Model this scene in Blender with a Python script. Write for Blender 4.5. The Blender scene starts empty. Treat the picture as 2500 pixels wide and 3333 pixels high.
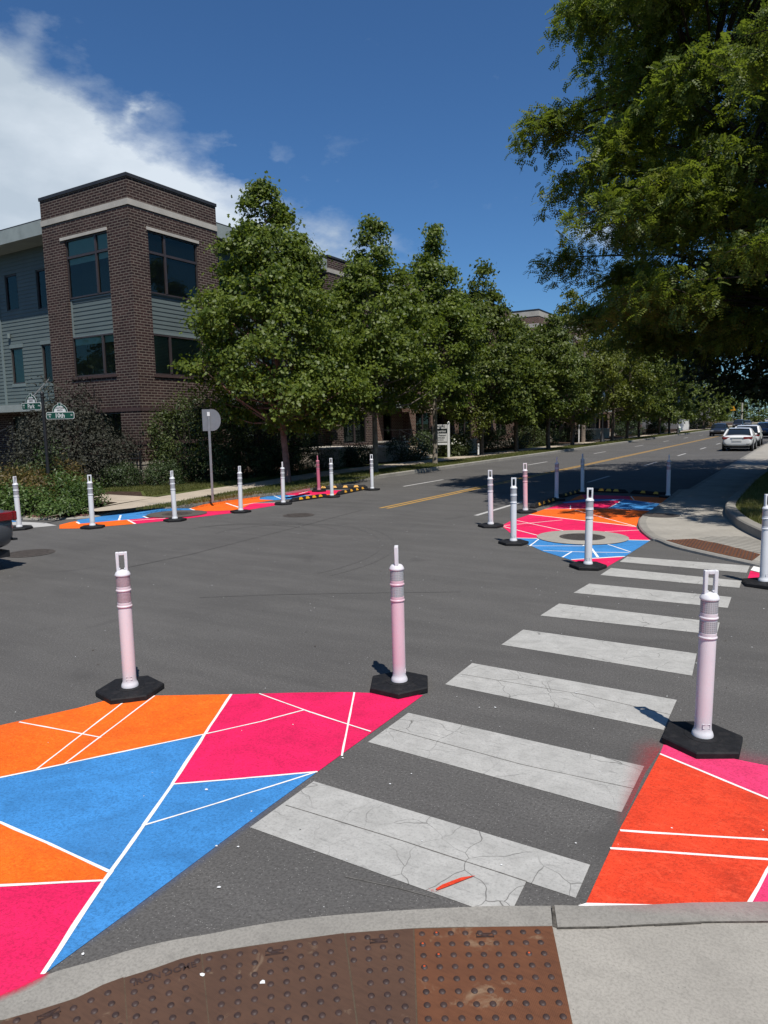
import bpy, math, random
import numpy as np
from mathutils import Vector, Matrix, noise as mnoise
random.seed(7)
RNG = np.random.default_rng(11)
SC = bpy.context.scene
COL = SC.collection
R = math.radians
PI = math.pi

# ------------------------------------------------------------------ camera
CAM_H = 2.1
FOC, PITCH, ROLL, YAW = 2282.4, 0.12424, -0.01978, -0.54710     # pixels of a 2500 x 3333 frame, radians
_f = Vector((math.sin(YAW), math.cos(YAW), 0)); _r = Vector((math.cos(YAW), -math.sin(YAW), 0)); _u = Vector((0, 0, 1))
FW = math.cos(PITCH) * _f - math.sin(PITCH) * _u
_uu = math.cos(PITCH) * _u + math.sin(PITCH) * _f
RT = math.cos(ROLL) * _r + math.sin(ROLL) * _uu
UP = -math.sin(ROLL) * _r + math.cos(ROLL) * _uu
EYE = Vector((0, 0, CAM_H))
cd = bpy.data.cameras.new('camera')
cam = bpy.data.objects.new('camera', cd); COL.objects.link(cam)
cd.sensor_fit = 'VERTICAL'; cd.sensor_height = 36.0; cd.sensor_width = 27.0
cd.lens = FOC / 3333.3 * 36.0
cd.clip_start = 0.05; cd.clip_end = 6000
m = Matrix.Identity(4)
for i in range(3):
    m[i][0] = RT[i]; m[i][1] = UP[i]; m[i][2] = -FW[i]; m[i][3] = EYE[i]
cam.matrix_world = m
SC.camera = cam

def ray(x, y):
    return FW + (x - 1250) / FOC * RT - (y - 1666.5) / FOC * UP
def gp(x, y, z=0.0):
    """surveyed ground point"""
    d = ray(x, y); t = (z - CAM_H) / d.z
    return (d.x * t, d.y * t)
def az(x, y):
    return ray(x, y).normalized()
PA = lambda pts: [gp(x * .8439, 2150 + y * .8439) for x, y in pts]
PB = lambda pts: [gp(1200 + x * .7836, 2150 + y * .7836) for x, y in pts]
PC = lambda pts, z=0: [gp(1550 + x * .5726, 1400 + y * .5726, z) for x, y in pts]
PD = lambda pts, z=0: [gp(250 + x * .3315, 1550 + y * .3315, z) for x, y in pts]
PE = lambda pts, z=0: [gp(750 + x * .3014, 1450 + y * .3014, z) for x, y in pts]
PF = lambda pts, z=0: [gp(x * .2351, 1280 + y * .2351, z) for x, y in pts]
PS = lambda pts, z=0: [gp(x, y, z) for x, y in pts]

# ------------------------------------------------------------------ objects
def tag(o, label=None, cat=None, group=None, kind=None):
    if label: o['label'] = label
    if cat: o['category'] = cat
    if group: o['group'] = group
    if kind: o['kind'] = kind
    return o
def thing(name, label, cat, loc=(0, 0, 0), rz=0.0, group=None):
    o = bpy.data.objects.new(name, None); COL.objects.link(o)
    o.location = loc; o.rotation_euler = (0, 0, rz); o.empty_display_size = .2
    return tag(o, label, cat, group)
def copy_tree(o, parent=None):
    c = o.copy(); COL.objects.link(c)
    if parent: c.parent = parent
    for ch in list(o.children): copy_tree(ch, c)
    return c

class M:
    """collects shapes, then links them as one mesh object"""
    def __init__(s, org=(0, 0, 0)):
        s.v = []; s.f = []; s.mi = []; s.cur = 0; s.org = org
    def face(s, idx):
        s.f.append(tuple(idx)); s.mi.append(s.cur)
    def poly(s, pts):
        b = len(s.v); s.v += [tuple(p) for p in pts]; s.face(range(b, b + len(pts)))
    def flat(s, pts2, z):
        a = sum(pts2[i][0] * pts2[(i + 1) % len(pts2)][1] - pts2[(i + 1) % len(pts2)][0] * pts2[i][1] for i in range(len(pts2)))
        if a < 0: pts2 = pts2[::-1]
        s.poly([(p[0], p[1], z) for p in pts2])
    def slab(s, pts2, z0, z1):
        a = sum(pts2[i][0] * pts2[(i + 1) % len(pts2)][1] - pts2[(i + 1) % len(pts2)][0] * pts2[i][1] for i in range(len(pts2)))
        if a < 0: pts2 = pts2[::-1]
        n = len(pts2); b = len(s.v)
        s.v += [(p[0], p[1], z0) for p in pts2] + [(p[0], p[1], z1) for p in pts2]
        s.face(range(b + n, b + 2 * n)); s.face(range(b + n - 1, b - 1, -1))
        for i in range(n):
            j = (i + 1) % n; s.face((b + i, b + j, b + n + j, b + n + i))
    def box(s, x0, x1, y0, y1, z0, z1):
        s.slab([(x0, y0), (x1, y0), (x1, y1), (x0, y1)], z0, z1)
    def bar(s, a, b, w, h=None):
        """square bar from a to b"""
        h = h or w; a = Vector(a); b = Vector(b); d = (b - a).normalized()
        ref = Vector((0, 0, 1)) if abs(d.z) < .9 else Vector((1, 0, 0))
        u = d.cross(ref).normalized() * w / 2; v = u.cross(d).normalized() * h / 2
        k = len(s.v)
        for p in (a, b):
            s.v += [tuple(p - u - v), tuple(p + u - v), tuple(p + u + v), tuple(p - u + v)]
        s.face((k + 3, k + 2, k + 1, k)); s.face((k + 4, k + 5, k + 6, k + 7))
        for i in range(4):
            j = (i + 1) % 4; s.face((k + i, k + j, k + 4 + j, k + 4 + i))
    def tube(s, pts, rad, n=8, cap=True):
        pts = [Vector(p) for p in pts]; k = len(pts)
        if not hasattr(rad, '__len__'): rad = [rad] * k
        b0 = len(s.v); ref = None
        for i, p in enumerate(pts):
            d = (pts[min(i + 1, k - 1)] - pts[max(i - 1, 0)]).normalized()
            if ref is None:
                ref = d.cross(Vector((0, 0, 1)) if abs(d.z) < .9 else Vector((1, 0, 0))).normalized()
            u = (ref - d * ref.dot(d)).normalized(); ref = u; w = d.cross(u)
            for j in range(n):
                t = 2 * PI * j / n
                s.v.append(tuple(p + (u * math.cos(t) + w * math.sin(t)) * rad[i]))
        for i in range(k - 1):
            for j in range(n):
                q = (j + 1) % n
                s.face((b0 + i * n + j, b0 + i * n + q, b0 + (i + 1) * n + q, b0 + (i + 1) * n + j))
        if cap:
            s.face([b0 + j for j in range(n)][::-1]); s.face([b0 + (k - 1) * n + j for j in range(n)])
    def lathe(s, prof, c=(0, 0, 0), n=20, sy=1.0):
        b0 = len(s.v)
        for r, z in prof:
            for j in range(n):
                t = 2 * PI * j / n; s.v.append((c[0] + r * math.cos(t), c[1] + sy * r * math.sin(t), c[2] + z))
        for i in range(len(prof) - 1):
            for j in range(n):
                q = (j + 1) % n
                s.face((b0 + i * n + j, b0 + i * n + q, b0 + (i + 1) * n + q, b0 + (i + 1) * n + j))
        s.face([b0 + j for j in range(n)][::-1]); s.face([b0 + (len(prof) - 1) * n + j for j in range(n)])
    def disc_x(s, c, r, w, n=20):
        """wheel-like cylinder with its axis along x"""
        s.tube([(c[0] - w / 2, c[1], c[2]), (c[0] + w / 2, c[1], c[2])], r, n)
    def build(s, name, mat, parent=None, smooth=None, kind=None, bevel=0):
        me = bpy.data.meshes.new(name)
        ox, oy, oz = s.org
        me.from_pydata([(x - ox, y - oy, z - oz) for x, y, z in s.v], [], s.f)
        mats = mat if isinstance(mat, (list, tuple)) else [mat]
        for q in mats: me.materials.append(q)
        if len(mats) > 1: me.polygons.foreach_set('material_index', s.mi)
        me.validate()
        if smooth is not None:
            me.polygons.foreach_set('use_smooth', [True] * len(me.polygons))
            me.set_sharp_from_angle(angle=R(smooth))
        me.update()
        o = bpy.data.objects.new(name, me); COL.objects.link(o)
        if parent: o.parent = parent
        elif s.org != (0, 0, 0): o.location = s.org
        if kind: o['kind'] = kind
        if bevel:
            bv = o.modifiers.new('bevel', 'BEVEL'); bv.width = bevel; bv.segments = 2; bv.limit_method = 'ANGLE'; bv.angle_limit = R(40)
        return o

def np_mesh(name, V, F, mat, parent=None, smooth=False, kind=None):
    """V (n,3), F (m,k) all faces with k corners"""
    me = bpy.data.meshes.new(name); n, mm, k = len(V), len(F), F.shape[1]
    me.vertices.add(n); me.vertices.foreach_set('co', V.astype(np.float32).ravel())
    me.loops.add(mm * k); me.loops.foreach_set('vertex_index', F.astype(np.int32).ravel())
    me.polygons.add(mm); me.polygons.foreach_set('loop_start', np.arange(0, mm * k, k, dtype=np.int32))
    me.materials.append(mat)
    me.update(calc_edges=True); me.validate()
    o = bpy.data.objects.new(name, me); COL.objects.link(o)
    if parent: o.parent = parent
    if kind: o['kind'] = kind
    return o

def text_mesh(body, size, mat, parent, name='lettering', loc=(0, 0, 0), rot=(0, 0, 0), depth=.002, bold=.0, sx=1.0, align='CENTER'):
    cu = bpy.data.curves.new('t', 'FONT'); cu.body = body; cu.size = size; cu.extrude = depth; cu.offset = bold
    cu.align_x = align; cu.align_y = 'CENTER'; cu.resolution_u = 2
    tmp = bpy.data.objects.new('t', cu); COL.objects.link(tmp)
    dg = bpy.context.evaluated_depsgraph_get()
    me = bpy.data.meshes.new_from_object(tmp.evaluated_get(dg))
    bpy.data.objects.remove(tmp); bpy.data.curves.remove(cu)
    me.name = name; me.materials.clear(); me.materials.append(mat)
    mt = Matrix.Translation(loc) @ Matrix.Rotation(rot[2], 4, 'Z') @ Matrix.Rotation(rot[0], 4, 'X') @ Matrix.Diagonal((sx, 1, 1, 1))
    me.transform(mt)
    o = bpy.data.objects.new(name, me); COL.objects.link(o); o.parent = parent
    return o

# ------------------------------------------------------------------ materials
class NT:
    def __init__(s, name):
        s.m = bpy.data.materials.new(name); s.m.use_nodes = True; s.t = s.m.node_tree
        for n in list(s.t.nodes): s.t.nodes.remove(n)
        s.out = s.n('ShaderNodeOutputMaterial')
    def n(s, t, **k):
        q = s.t.nodes.new(t)
        for a, b in k.items(): setattr(q, a, b)
        return q
    def l(s, a, b): s.t.links.new(a, b)
    def coord(s, kind='pos', scale=None):
        o = s.n('ShaderNodeNewGeometry').outputs['Position'] if kind == 'pos' else s.n('ShaderNodeTexCoord').outputs['Object']
        if scale:
            mp = s.n('ShaderNodeMapping'); mp.inputs['Scale'].default_value = scale; s.l(o, mp.inputs[0]); o = mp.outputs[0]
        return o
    def noise(s, vec, scale, detail=4, rough=.55, dist=0):
        q = s.n('ShaderNodeTexNoise'); q.inputs['Scale'].default_value = scale; q.inputs['Detail'].default_value = detail
        q.inputs['Roughness'].default_value = rough; q.inputs['Distortion'].default_value = dist
        if vec: s.l(vec, q.inputs['Vector'])
        return q.outputs['Fac']
    def voro(s, vec, scale, feature='F1', rnd=1.0):
        q = s.n('ShaderNodeTexVoronoi', feature=feature); q.inputs['Scale'].default_value = scale
        q.inputs['Randomness'].default_value = rnd
        if vec: s.l(vec, q.inputs['Vector'])
        return q
    def ramp(s, fac, stops, interp='LINEAR'):
        q = s.n('ShaderNodeValToRGB'); q.color_ramp.interpolation = interp; el = q.color_ramp.elements
        while len(el) < len(stops): el.new(.5)
        for e, (p, c) in zip(el, stops):
            e.position = p; e.color = (*c, 1) if hasattr(c, '__len__') else (c, c, c, 1)
        s.l(fac, q.inputs[0]); return q.outputs[0]
    def mix(s, fac, a, b, blend='MIX'):
        q = s.n('ShaderNodeMix', data_type='RGBA', blend_type=blend)
        for sock, val in ((q.inputs[0], fac), (q.inputs[6], a), (q.inputs[7], b)):
            if isinstance(val, (int, float)): sock.default_value = val
            elif isinstance(val, tuple): sock.default_value = (*val[:3], 1)
            else: s.l(val, sock)
        return q.outputs[2]
    def math(s, op, a, b=0.0, c=None, clamp=False):
        q = s.n('ShaderNodeMath', operation=op, use_clamp=clamp)
        for sock, val in zip(q.inputs, (a, b) if c is None else (a, b, c)):
            if isinstance(val, (int, float)): sock.default_value = val
            else: s.l(val, sock)
        return q.outputs[0]
    def bsdf(s, col, rough=.8, spec=.3, metal=0, bump=None, bstr=.3, bdist=.01, coat=0):
        b = s.n('ShaderNodeBsdfPrincipled')
        for nm, val in (('Base Color', col), ('Roughness', rough)):
            if isinstance(val, tuple): b.inputs[nm].default_value = (*val[:3], 1)
            elif isinstance(val, (int, float)): b.inputs[nm].default_value = val
            else: s.l(val, b.inputs[nm])
        b.inputs['Specular IOR Level'].default_value = spec; b.inputs['Metallic'].default_value = metal
        b.inputs['Coat Weight'].default_value = coat; b.inputs['Coat Roughness'].default_value = .05
        if bump is not None:
            q = s.n('ShaderNodeBump'); q.inputs['Strength'].default_value = bstr; q.inputs['Distance'].default_value = bdist
            s.l(bump, q.inputs['Height']); s.l(q.outputs[0], b.inputs['Normal'])
        return b
    def done(s, sh):
        s.l(sh.outputs[0], s.out.inputs[0]); return s.m

def c255(r, g, b):
    f = lambda v: (v / 255 / 12.92) if v <= 10 else ((v / 255 + .055) / 1.055) ** 2.4
    return (f(r), f(g), f(b))

def simple(name, col, rough=.7, var=.18, scale=6, spec=.3, metal=0, bump=.15, bscale=60, coord='obj', coat=0, bdist=.004, dirt=None, dscale=3):
    t = NT(name); v = t.coord(coord)
    n1 = t.noise(v, scale, 5); n2 = t.noise(v, bscale, 3)
    lo = tuple(c * (1 - var) for c in col); hi = tuple(min(1, c * (1 + var)) for c in col)
    c = t.ramp(n1, [(.3, lo), (.7, hi)])
    if dirt:
        d = t.ramp(t.noise(v, dscale, 6, .65), [(.52, 0.0), (.68, 1.0)]); c = t.mix(t.math('MULTIPLY', d, .6), c, dirt)
    return t.done(t.bsdf(c, rough, spec, metal, n2 if bump else None, bump, bdist, coat))

MT = {}
def asphalt():
    t = NT('asphalt'); v = t.coord()
    big = t.noise(v, .35, 5, .6, .4); mid = t.noise(t.coord('pos', (.5, 2.2, 1)), 1.2, 5, .65)
    fine = t.noise(v, 62, 4, .75); agg = t.voro(v, 95)
    c = t.ramp(big, [(.3, (.078, .0745, .070)), (.7, (.112, .107, .100))])
    c = t.mix(t.math('MULTIPLY', t.ramp(mid, [(.42, 0.), (.7, 1.)]), .75), c, (.128, .122, .114))
    c = t.mix(t.ramp(fine, [(.38, .85), (.56, 0.)]), c, (.062, .059, .055))
    sp = t.ramp(agg.outputs['Distance'], [(.0, 1.), (.16, 1.), (.26, 0.)])
    pick = t.ramp(t.voro(v, 95).outputs['Color'], [(.70, 0.), (.76, .85)])
    c = t.mix(t.math('MULTIPLY', sp, pick), c, (.30, .29, .27))
    oil = t.ramp(t.noise(v, .9, 3, .5, 1.0), [(.63, 0.), (.75, .5)])
    c = t.mix(oil, c, (.060, .057, .054))
    h = t.math('ADD', t.math('MULTIPLY', fine, .6), t.math('MULTIPLY', agg.outputs['Distance'], -.8))
    MT['asphalt'] = t.done(t.bsdf(c, .88, .25, 0, h, .55, .006))
def concrete(name, col, stain=.35, joints=0, grooves=False):
    t = NT(name); v = t.coord()
    n1 = t.noise(v, 1.1, 6, .65); n2 = t.noise(v, 9, 5, .7); n3 = t.noise(v, 80, 4, .7)
    c = t.ramp(n1, [(.28, tuple(q * .74 for q in col)), (.72, tuple(q * 1.1 for q in col))])
    c = t.mix(t.math('MULTIPLY', t.ramp(n2, [(.5, 0.), (.72, 1.)]), stain), c, tuple(q * .55 for q in col))
    pit = t.ramp(t.voro(v, 38).outputs['Distance'], [(.06, 1.), (.13, 0.)])
    pk = t.ramp(t.noise(v, 6, 2), [(.55, 0.), (.62, .8)])
    c = t.mix(t.math('MULTIPLY', pit, pk), c, tuple(q * .3 for q in col))
    c = t.mix(t.math('MULTIPLY', t.ramp(n3, [(.36, 1.), (.56, 0.)]), .42), c, tuple(q * .45 for q in col))
    h = n3
    if joints:
        s = t.n('ShaderNodeSeparateXYZ'); t.l(v, s.inputs[0])
        fr = t.math('FRACT', t.math('MULTIPLY', s.outputs[1], 1 / joints))
        ln = t.math('LESS_THAN', fr, .014)
        c = t.mix(t.math('MULTIPLY', ln, .75), c, tuple(q * .28 for q in col))
    if grooves:
        s = t.n('ShaderNodeSeparateXYZ'); t.l(t.coord('pos'), s.inputs[0])
        q = t.math('ADD', t.math('MULTIPLY', s.outputs[0], .33), s.outputs[1])
        fr = t.math('FRACT', t.math('MULTIPLY', q, 7.0)); ln = t.math('LESS_THAN', fr, .34)
        c = t.mix(t.math('MULTIPLY', ln, .85), c, tuple(q_ * .3 for q_ in col))
    return t.done(t.bsdf(c, .9, .25, 0, h, .3, .004))
def paint(name, col, thin=.25, dark=.72, shift=None):
    thin *= 1.5; dark *= .92
    """road paint rolled on asphalt: streaks, grain, worn specks"""
    t = NT(name); v = t.coord()
    n1 = t.noise(v, 2.6, 6, .62, .8); n2 = t.noise(t.coord('pos', (1, 2.2, 1)), 11, 6, .72, 1.2); n3 = t.noise(v, 66, 4, .75)
    c = t.ramp(n1, [(.32, tuple(q * dark for q in col)), (.62, col)])
    c = t.mix(t.math('MULTIPLY', t.ramp(n2, [(.5, 0.), (.66, 1.)]), thin), c, shift or tuple(q * .62 for q in col))
    c = t.mix(t.math('MULTIPLY', t.ramp(n3, [(.36, 1.), (.54, 0.)]), .62), c, tuple(q * .42 for q in col))
    dirt = t.ramp(t.noise(v, .8, 6, .7, .8), [(.5, 0.), (.75, .32)]); c = t.mix(dirt, c, tuple(q * .55 + .02 for q in col))
    agg = t.voro(v, 130)
    h = t.math('ADD', t.math('MULTIPLY', n3, .6), t.math('MULTIPLY', agg.outputs['Distance'], -.6))
    return t.done(t.bsdf(c, .78, .3, 0, h, .5, .005))
def line_paint(name, col, wear=.35):
    t = NT(name); v = t.coord()
    w = t.ramp(t.noise(v, 42, 4, .8), [(.33, 1.), (.44, 0.)])
    c = t.mix(t.math('MULTIPLY', w, wear), col, tuple(q * .25 for q in col))
    c = t.mix(t.math('MULTIPLY', t.ramp(t.noise(v, 3, 4), [(.4, 0.), (.7, 1.)]), .25), c, tuple(q * .6 for q in col))
    return t.done(t.bsdf(c, .8, .3, 0, t.noise(v, 120, 2), .4, .004))
def crosswalk_mat():
    t = NT('worn thermoplastic'); v = t.coord()
    wv = t.n('ShaderNodeVectorMath', operation='ADD'); t.l(v, wv.inputs[0])
    nz = t.n('ShaderNodeTexNoise'); nz.inputs['Scale'].default_value = 2.2; nz.inputs['Detail'].default_value = 3; t.l(v, nz.inputs['Vector'])
    sc_ = t.n('ShaderNodeVectorMath', operation='SCALE'); sc_.inputs['Scale'].default_value = .35; t.l(nz.outputs['Color'], sc_.inputs[0]); t.l(sc_.outputs[0], wv.inputs[1])
    cr = t.ramp(t.voro(wv.outputs[0], 3.4, 'DISTANCE_TO_EDGE').outputs['Distance'], [(.0, 1.), (.005, .8), (.010, 0.)])
    keep = t.ramp(t.noise(v, 1.3, 2), [(.44, 0.), (.56, 1.)])
    c = t.ramp(t.noise(v, 5, 6, .7, .6), [(.3, (.31, .303, .28)), (.7, (.43, .42, .39))])
    c = t.mix(t.math('MULTIPLY', t.ramp(t.noise(v, 60, 4, .8), [(.36, 1.), (.5, 0.)]), .35), c, (.16, .155, .145))
    c = t.mix(t.math('MULTIPLY', t.ramp(t.noise(t.coord('pos', (1, 4, 1)), 9, 4, .7), [(.56, 0.), (.7, 1.)]), .5), c, (.17, .165, .155))
    c = t.mix(t.math('MULTIPLY', t.math('MULTIPLY', cr, keep), .8), c, (.07, .066, .06))
    return t.done(t.bsdf(c, .8, .3, 0, t.noise(v, 90, 3), .35, .004))
def brick(name, c1, c2, mortar, bw=.30, bh=.10, mort=.013, bump=.3):
    t = NT(name); g = t.n('ShaderNodeNewGeometry')
    sp = t.n('ShaderNodeSeparateXYZ'); t.l(g.outputs['Position'], sp.inputs[0])
    sn = t.n('ShaderNodeSeparateXYZ'); t.l(g.outputs['True Normal'], sn.inputs[0])
    ax = t.math('GREATER_THAN', t.math('ABSOLUTE', sn.outputs[0]), .5)
    u = t.math('ADD', t.math('MULTIPLY', sp.outputs[1], ax), t.math('MULTIPLY', sp.outputs[0], t.math('SUBTRACT', 1.0, ax)))
    cb = t.n('ShaderNodeCombineXYZ'); t.l(u, cb.inputs[0]); t.l(sp.outputs[2], cb.inputs[1])
    b = t.n('ShaderNodeTexBrick'); t.l(cb.outputs[0], b.inputs['Vector'])
    b.inputs['Scale'].default_value = 1; b.inputs['Brick Width'].default_value = bw; b.inputs['Row Height'].default_value = bh
    b.inputs['Mortar Size'].default_value = mort; b.inputs['Mortar Smooth'].default_value = .15; b.inputs['Bias'].default_value = -.1
    b.inputs['Color1'].default_value = (*c1, 1); b.inputs['Color2'].default_value = (*c2, 1); b.inputs['Mortar'].default_value = (*mortar, 1)
    n = t.noise(cb.outputs[0], 1.2, 5, .6)
    c = t.mix(t.math('MULTIPLY', t.ramp(n, [(.35, 1.), (.65, 0.)]), .3), b.outputs['Color'], tuple(q * .55 for q in c1))
    n5 = t.noise(cb.outputs[0], 40, 3)
    c = t.mix(t.math('MULTIPLY', t.ramp(n5, [(.4, 1.), (.6, 0.)]), .25), c, (.02, .015, .014))
    return t.done(t.bsdf(c, .88, .2, 0, t.math('SUBTRACT', 1.0, b.outputs['Fac']), bump, .01))
def leaf(name, col, col2, trans=.35, rough=.5, yellow=None):
    t = NT(name); g = t.n('ShaderNodeNewGeometry')
    c = t.ramp(g.outputs['Random Per Island'], [(.0, col), (.55, tuple((a + b) / 2 for a, b in zip(col, col2))), (1., col2)])
    n = t.noise(g.outputs['Position'], .9, 3)
    c = t.mix(t.math('MULTIPLY', t.ramp(n, [(.4, 0.), (.7, 1.)]), .5), c, tuple(q * .6 for q in col))
    if yellow:  # sunlit patches of the crown, painted into the leaf colour as yellow
        n2 = t.noise(g.outputs['Position'], .55, 3, .6)
        c = t.mix(t.math('MULTIPLY', t.ramp(n2, [(.55, 0.), (.68, 1.)]), .75), c, yellow)
    b = t.bsdf(c, rough, .35)
    tr = t.n('ShaderNodeBsdfTranslucent'); t.l(t.mix(.5, c, tuple((q * 1.5) for q in (col2[0], col2[1] * 1.1, col2[2] * .5))), tr.inputs[0])
    mx = t.n('ShaderNodeMixShader'); mx.inputs[0].default_value = trans
    t.l(b.outputs[0], mx.inputs[1]); t.l(tr.outputs[0], mx.inputs[2])
    return t.done(mx)
def glass(name, tint=(.02, .028, .03), refl=1.0, see=.88):
    t = NT(name)
    gl = t.n('ShaderNodeBsdfGlossy'); gl.inputs['Roughness'].default_value = .02; gl.inputs['Color'].default_value = (.42 * refl, .53 * refl, .47 * refl, 1)
    df = t.bsdf(tint, .15, .4)
    tp = t.n('ShaderNodeBsdfTransparent'); tp.inputs[0].default_value = (.66, .80, .74, 1)
    m1 = t.n('ShaderNodeMixShader'); m1.inputs[0].default_value = see; t.l(df.outputs[0], m1.inputs[1]); t.l(tp.outputs[0], m1.inputs[2])
    fr = t.n('ShaderNodeFresnel'); fr.inputs['IOR'].default_value = 1.6
    nz = t.n('ShaderNodeBump'); nz.inputs['Strength'].default_value = .012; nz.inputs['Distance'].default_value = .05
    t.l(t.noise(t.coord('pos'), 1.4, 2), nz.inputs['Height']); t.l(nz.outputs[0], gl.inputs['Normal'])
    f = t.math('MAXIMUM', t.math('MULTIPLY', fr.outputs[0], 1.15, clamp=True), .07)
    m2 = t.n('ShaderNodeMixShader'); t.l(f, m2.inputs[0])
    t.l(m1.outputs[0], m2.inputs[1]); t.l(gl.outputs[0], m2.inputs[2])
    return t.done(m2)

asphalt()
MT['concrete'] = concrete('concrete kerb', (.285, .268, .235), .45)
MT['plate_bed'] = concrete('dirty plate joint', (.10, .075, .05), .5)
MT['sidewalk'] = concrete('concrete pavement', (.34, .315, .275), .25, joints=1.6)
MT['ramp'] = concrete('concrete ramp', (.355, .33, .285), .35)
MT['tan'] = concrete('tan concrete', (.46, .39, .30), .22, joints=1.6)
MT['grooved'] = concrete('grooved concrete', (.33, .31, .27), .2, grooves=True)
MT['limestone'] = concrete('limestone', (.42, .375, .31), .25)
MT['limestone_trim'] = concrete('limestone trim', (.50, .46, .40), .15)
MT['p_orange'] = paint('orange road paint', (.95, .145, .006), .3, .78, (.98, .22, .02))
MT['p_red'] = paint('red orange road paint', (.78, .055, .016), .35, .7, (.88, .10, .04))
MT['p_pink'] = paint('pink road paint', (.84, .012, .108), .25, .74)
MT['p_rose'] = paint('rose road paint', (.82, .045, .16), .25, .8)
MT['p_blue'] = paint('blue road paint', (.050, .250, .58), .25, .74)
MT['p_white'] = line_paint('white line paint', (.80, .78, .74), .3)
MT['lane_white'] = line_paint('lane white', (.43, .42, .40), .6)
MT['lane_yellow'] = line_paint('lane yellow', (.42, .245, .06), .55)
MT['crosswalk'] = crosswalk_mat()
MT['soil'] = simple('mulch soil', (.055, .036, .026), .95, .5, 9, .1, bump=.8, bscale=40, coord='pos', bdist=.03)
MT['lawn'] = simple('lawn ground', (.070, .082, .024), .95, .45, 2.5, .1, bump=.8, bscale=55, coord='pos', bdist=.03, dirt=(.09, .075, .035), dscale=1.1)
MT['brick_dark'] = brick('dark brown brick', (.031, .0165, .016), (.064, .033, .029), (.225, .185, .150), mort=.0135)
MT['brick_red'] = brick('red brown brick', (.095, .038, .028), (.15, .064, .045), (.32, .27, .22), .25, .085)
MT['brick_cap'] = simple('dark soldier brick', (.06, .038, .036), .85, .35, 20)
MT['siding'] = simple('grey green siding', (.098, .122, .118), .6, .07, 1.2, bump=.05, coord='pos', dirt=(.10, .13, .125), dscale=1.5)
MT['siding_trim'] = simple('grey green trim', (.155, .19, .185), .6, .06, 1.5, bump=.05, coord='pos')
MT['fascia'] = simple('pale metal fascia', (.27, .30, .28), .55, .1, 1.6, bump=.05, coord='pos', dirt=(.19, .21, .195), dscale=1.4)
MT['bronze'] = simple('dark bronze metal', (.045, .036, .036), .45, .15, 8, .4, bump=.05)
MT['coping'] = simple('dark coping metal', (.030, .029, .030), .5, .2, 4, .4, bump=.05)
MT['glass'] = glass('window glass')
MT['blind_white'] = simple('pale blind', (.62, .72, .66), .7, .05, 3, bump=0)
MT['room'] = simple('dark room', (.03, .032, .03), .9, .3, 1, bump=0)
MT['black_iron'] = simple('black iron', (.012, .012, .013), .5, .3, 10, .4, bump=.1)
MT['rubber'] = simple('black rubber', (.0085, .0085, .0095), .72, .4, 30, .3, bump=.5, bscale=220, dirt=(.022, .02, .019), dscale=14)
MT['reflector_yellow'] = simple('yellow reflector', (.62, .30, .015), .4, .12, 20, .5, bump=.2, bscale=200)
MT['galv'] = simple('galvanised steel', (.23, .235, .24), .5, .15, 8, .5, metal=.3, bump=.1)
MT['sign_back'] = simple('bare aluminium sign back', (.20, .205, .215), .5, .08, 5, .5, metal=.25, bump=.05)
MT['bark'] = simple('brown bark', (.10, .078, .06), .9, .5, 9, .2, bump=.8, bscale=26, bdist=.02, dirt=(.05, .04, .03), dscale=5)
MT['bark_pale'] = simple('mottled plane bark', (.21, .18, .145), .85, .35, 6, .2, bump=.4, bscale=22, bdist=.01, dirt=(.10, .083, .062), dscale=5)
MT['bark_pink'] = simple('pinkish plane bark', (.24, .135, .115), .85, .3, 6, .2, bump=.4, bscale=22, bdist=.01, dirt=(.12, .07, .055), dscale=5)
MT['bark_dark'] = simple('dark bark', (.035, .028, .022), .9, .4, 8, .2, bump=.8, bscale=22, bdist=.02)
MT['white_paint'] = simple('white paint', (.70, .70, .68), .55, .06, 6, .4, bump=.05)
MT['leaf_plane'] = leaf('plane tree leaves', (.060, .098, .014), (.180, .222, .032), .37)
MT['leaf_mid'] = leaf('street tree leaves', (.054, .084, .014), (.150, .180, .030), .34)
MT['leaf_yel'] = leaf('yellowish leaves', (.066, .088, .012), (.165, .180, .024), .33)
MT['leaf_locust'] = leaf('honey locust leaflets', (.056, .096, .022), (.180, .215, .030), .48, .5, (.20, .21, .012))
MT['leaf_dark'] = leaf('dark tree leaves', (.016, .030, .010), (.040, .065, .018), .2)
MT['leaf_purple'] = leaf('dark ninebark leaves', (.016, .018, .011), (.046, .046, .030), .05, .7)
MT['leaf_box'] = leaf('boxwood leaves', (.028, .048, .016), (.070, .100, .032), .2)
MT['leaf_shrub'] = leaf('large shrub leaves', (.030, .048, .012), (.085, .105, .026), .25)
MT['leaf_rust'] = leaf('rust tinted perennials', (.085, .055, .020), (.16, .125, .035), .25)
MT['leaf_fresh'] = leaf('fresh perennials', (.040, .080, .018), (.105, .160, .035), .3)
MT['grass'] = leaf('grass blades', (.075, .092, .020), (.17, .165, .045), .3, .6)
MT['grass_dry'] = leaf('dry grass blades', (.12, .11, .035), (.26, .22, .085), .3, .6)
MT['petal'] = leaf('white blossoms', (.55, .54, .46), (.78, .77, .68), .3)
# ================================================================== the setting: ground, streets, kerbs
def setting(name, mm, mat, **k): return mm.build(name, mat, kind='structure', **k)
g = M(); g.flat([(-3000, -3000), (3000, -3000), (3000, 3000), (-3000, 3000)], -.03); setting('ground', g, MT['lawn'])
g = M(); g.flat([(-95, -60), (95, -60), (95, 420), (-95, 420)], 0.0); setting('road', g, MT['asphalt'])

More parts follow.
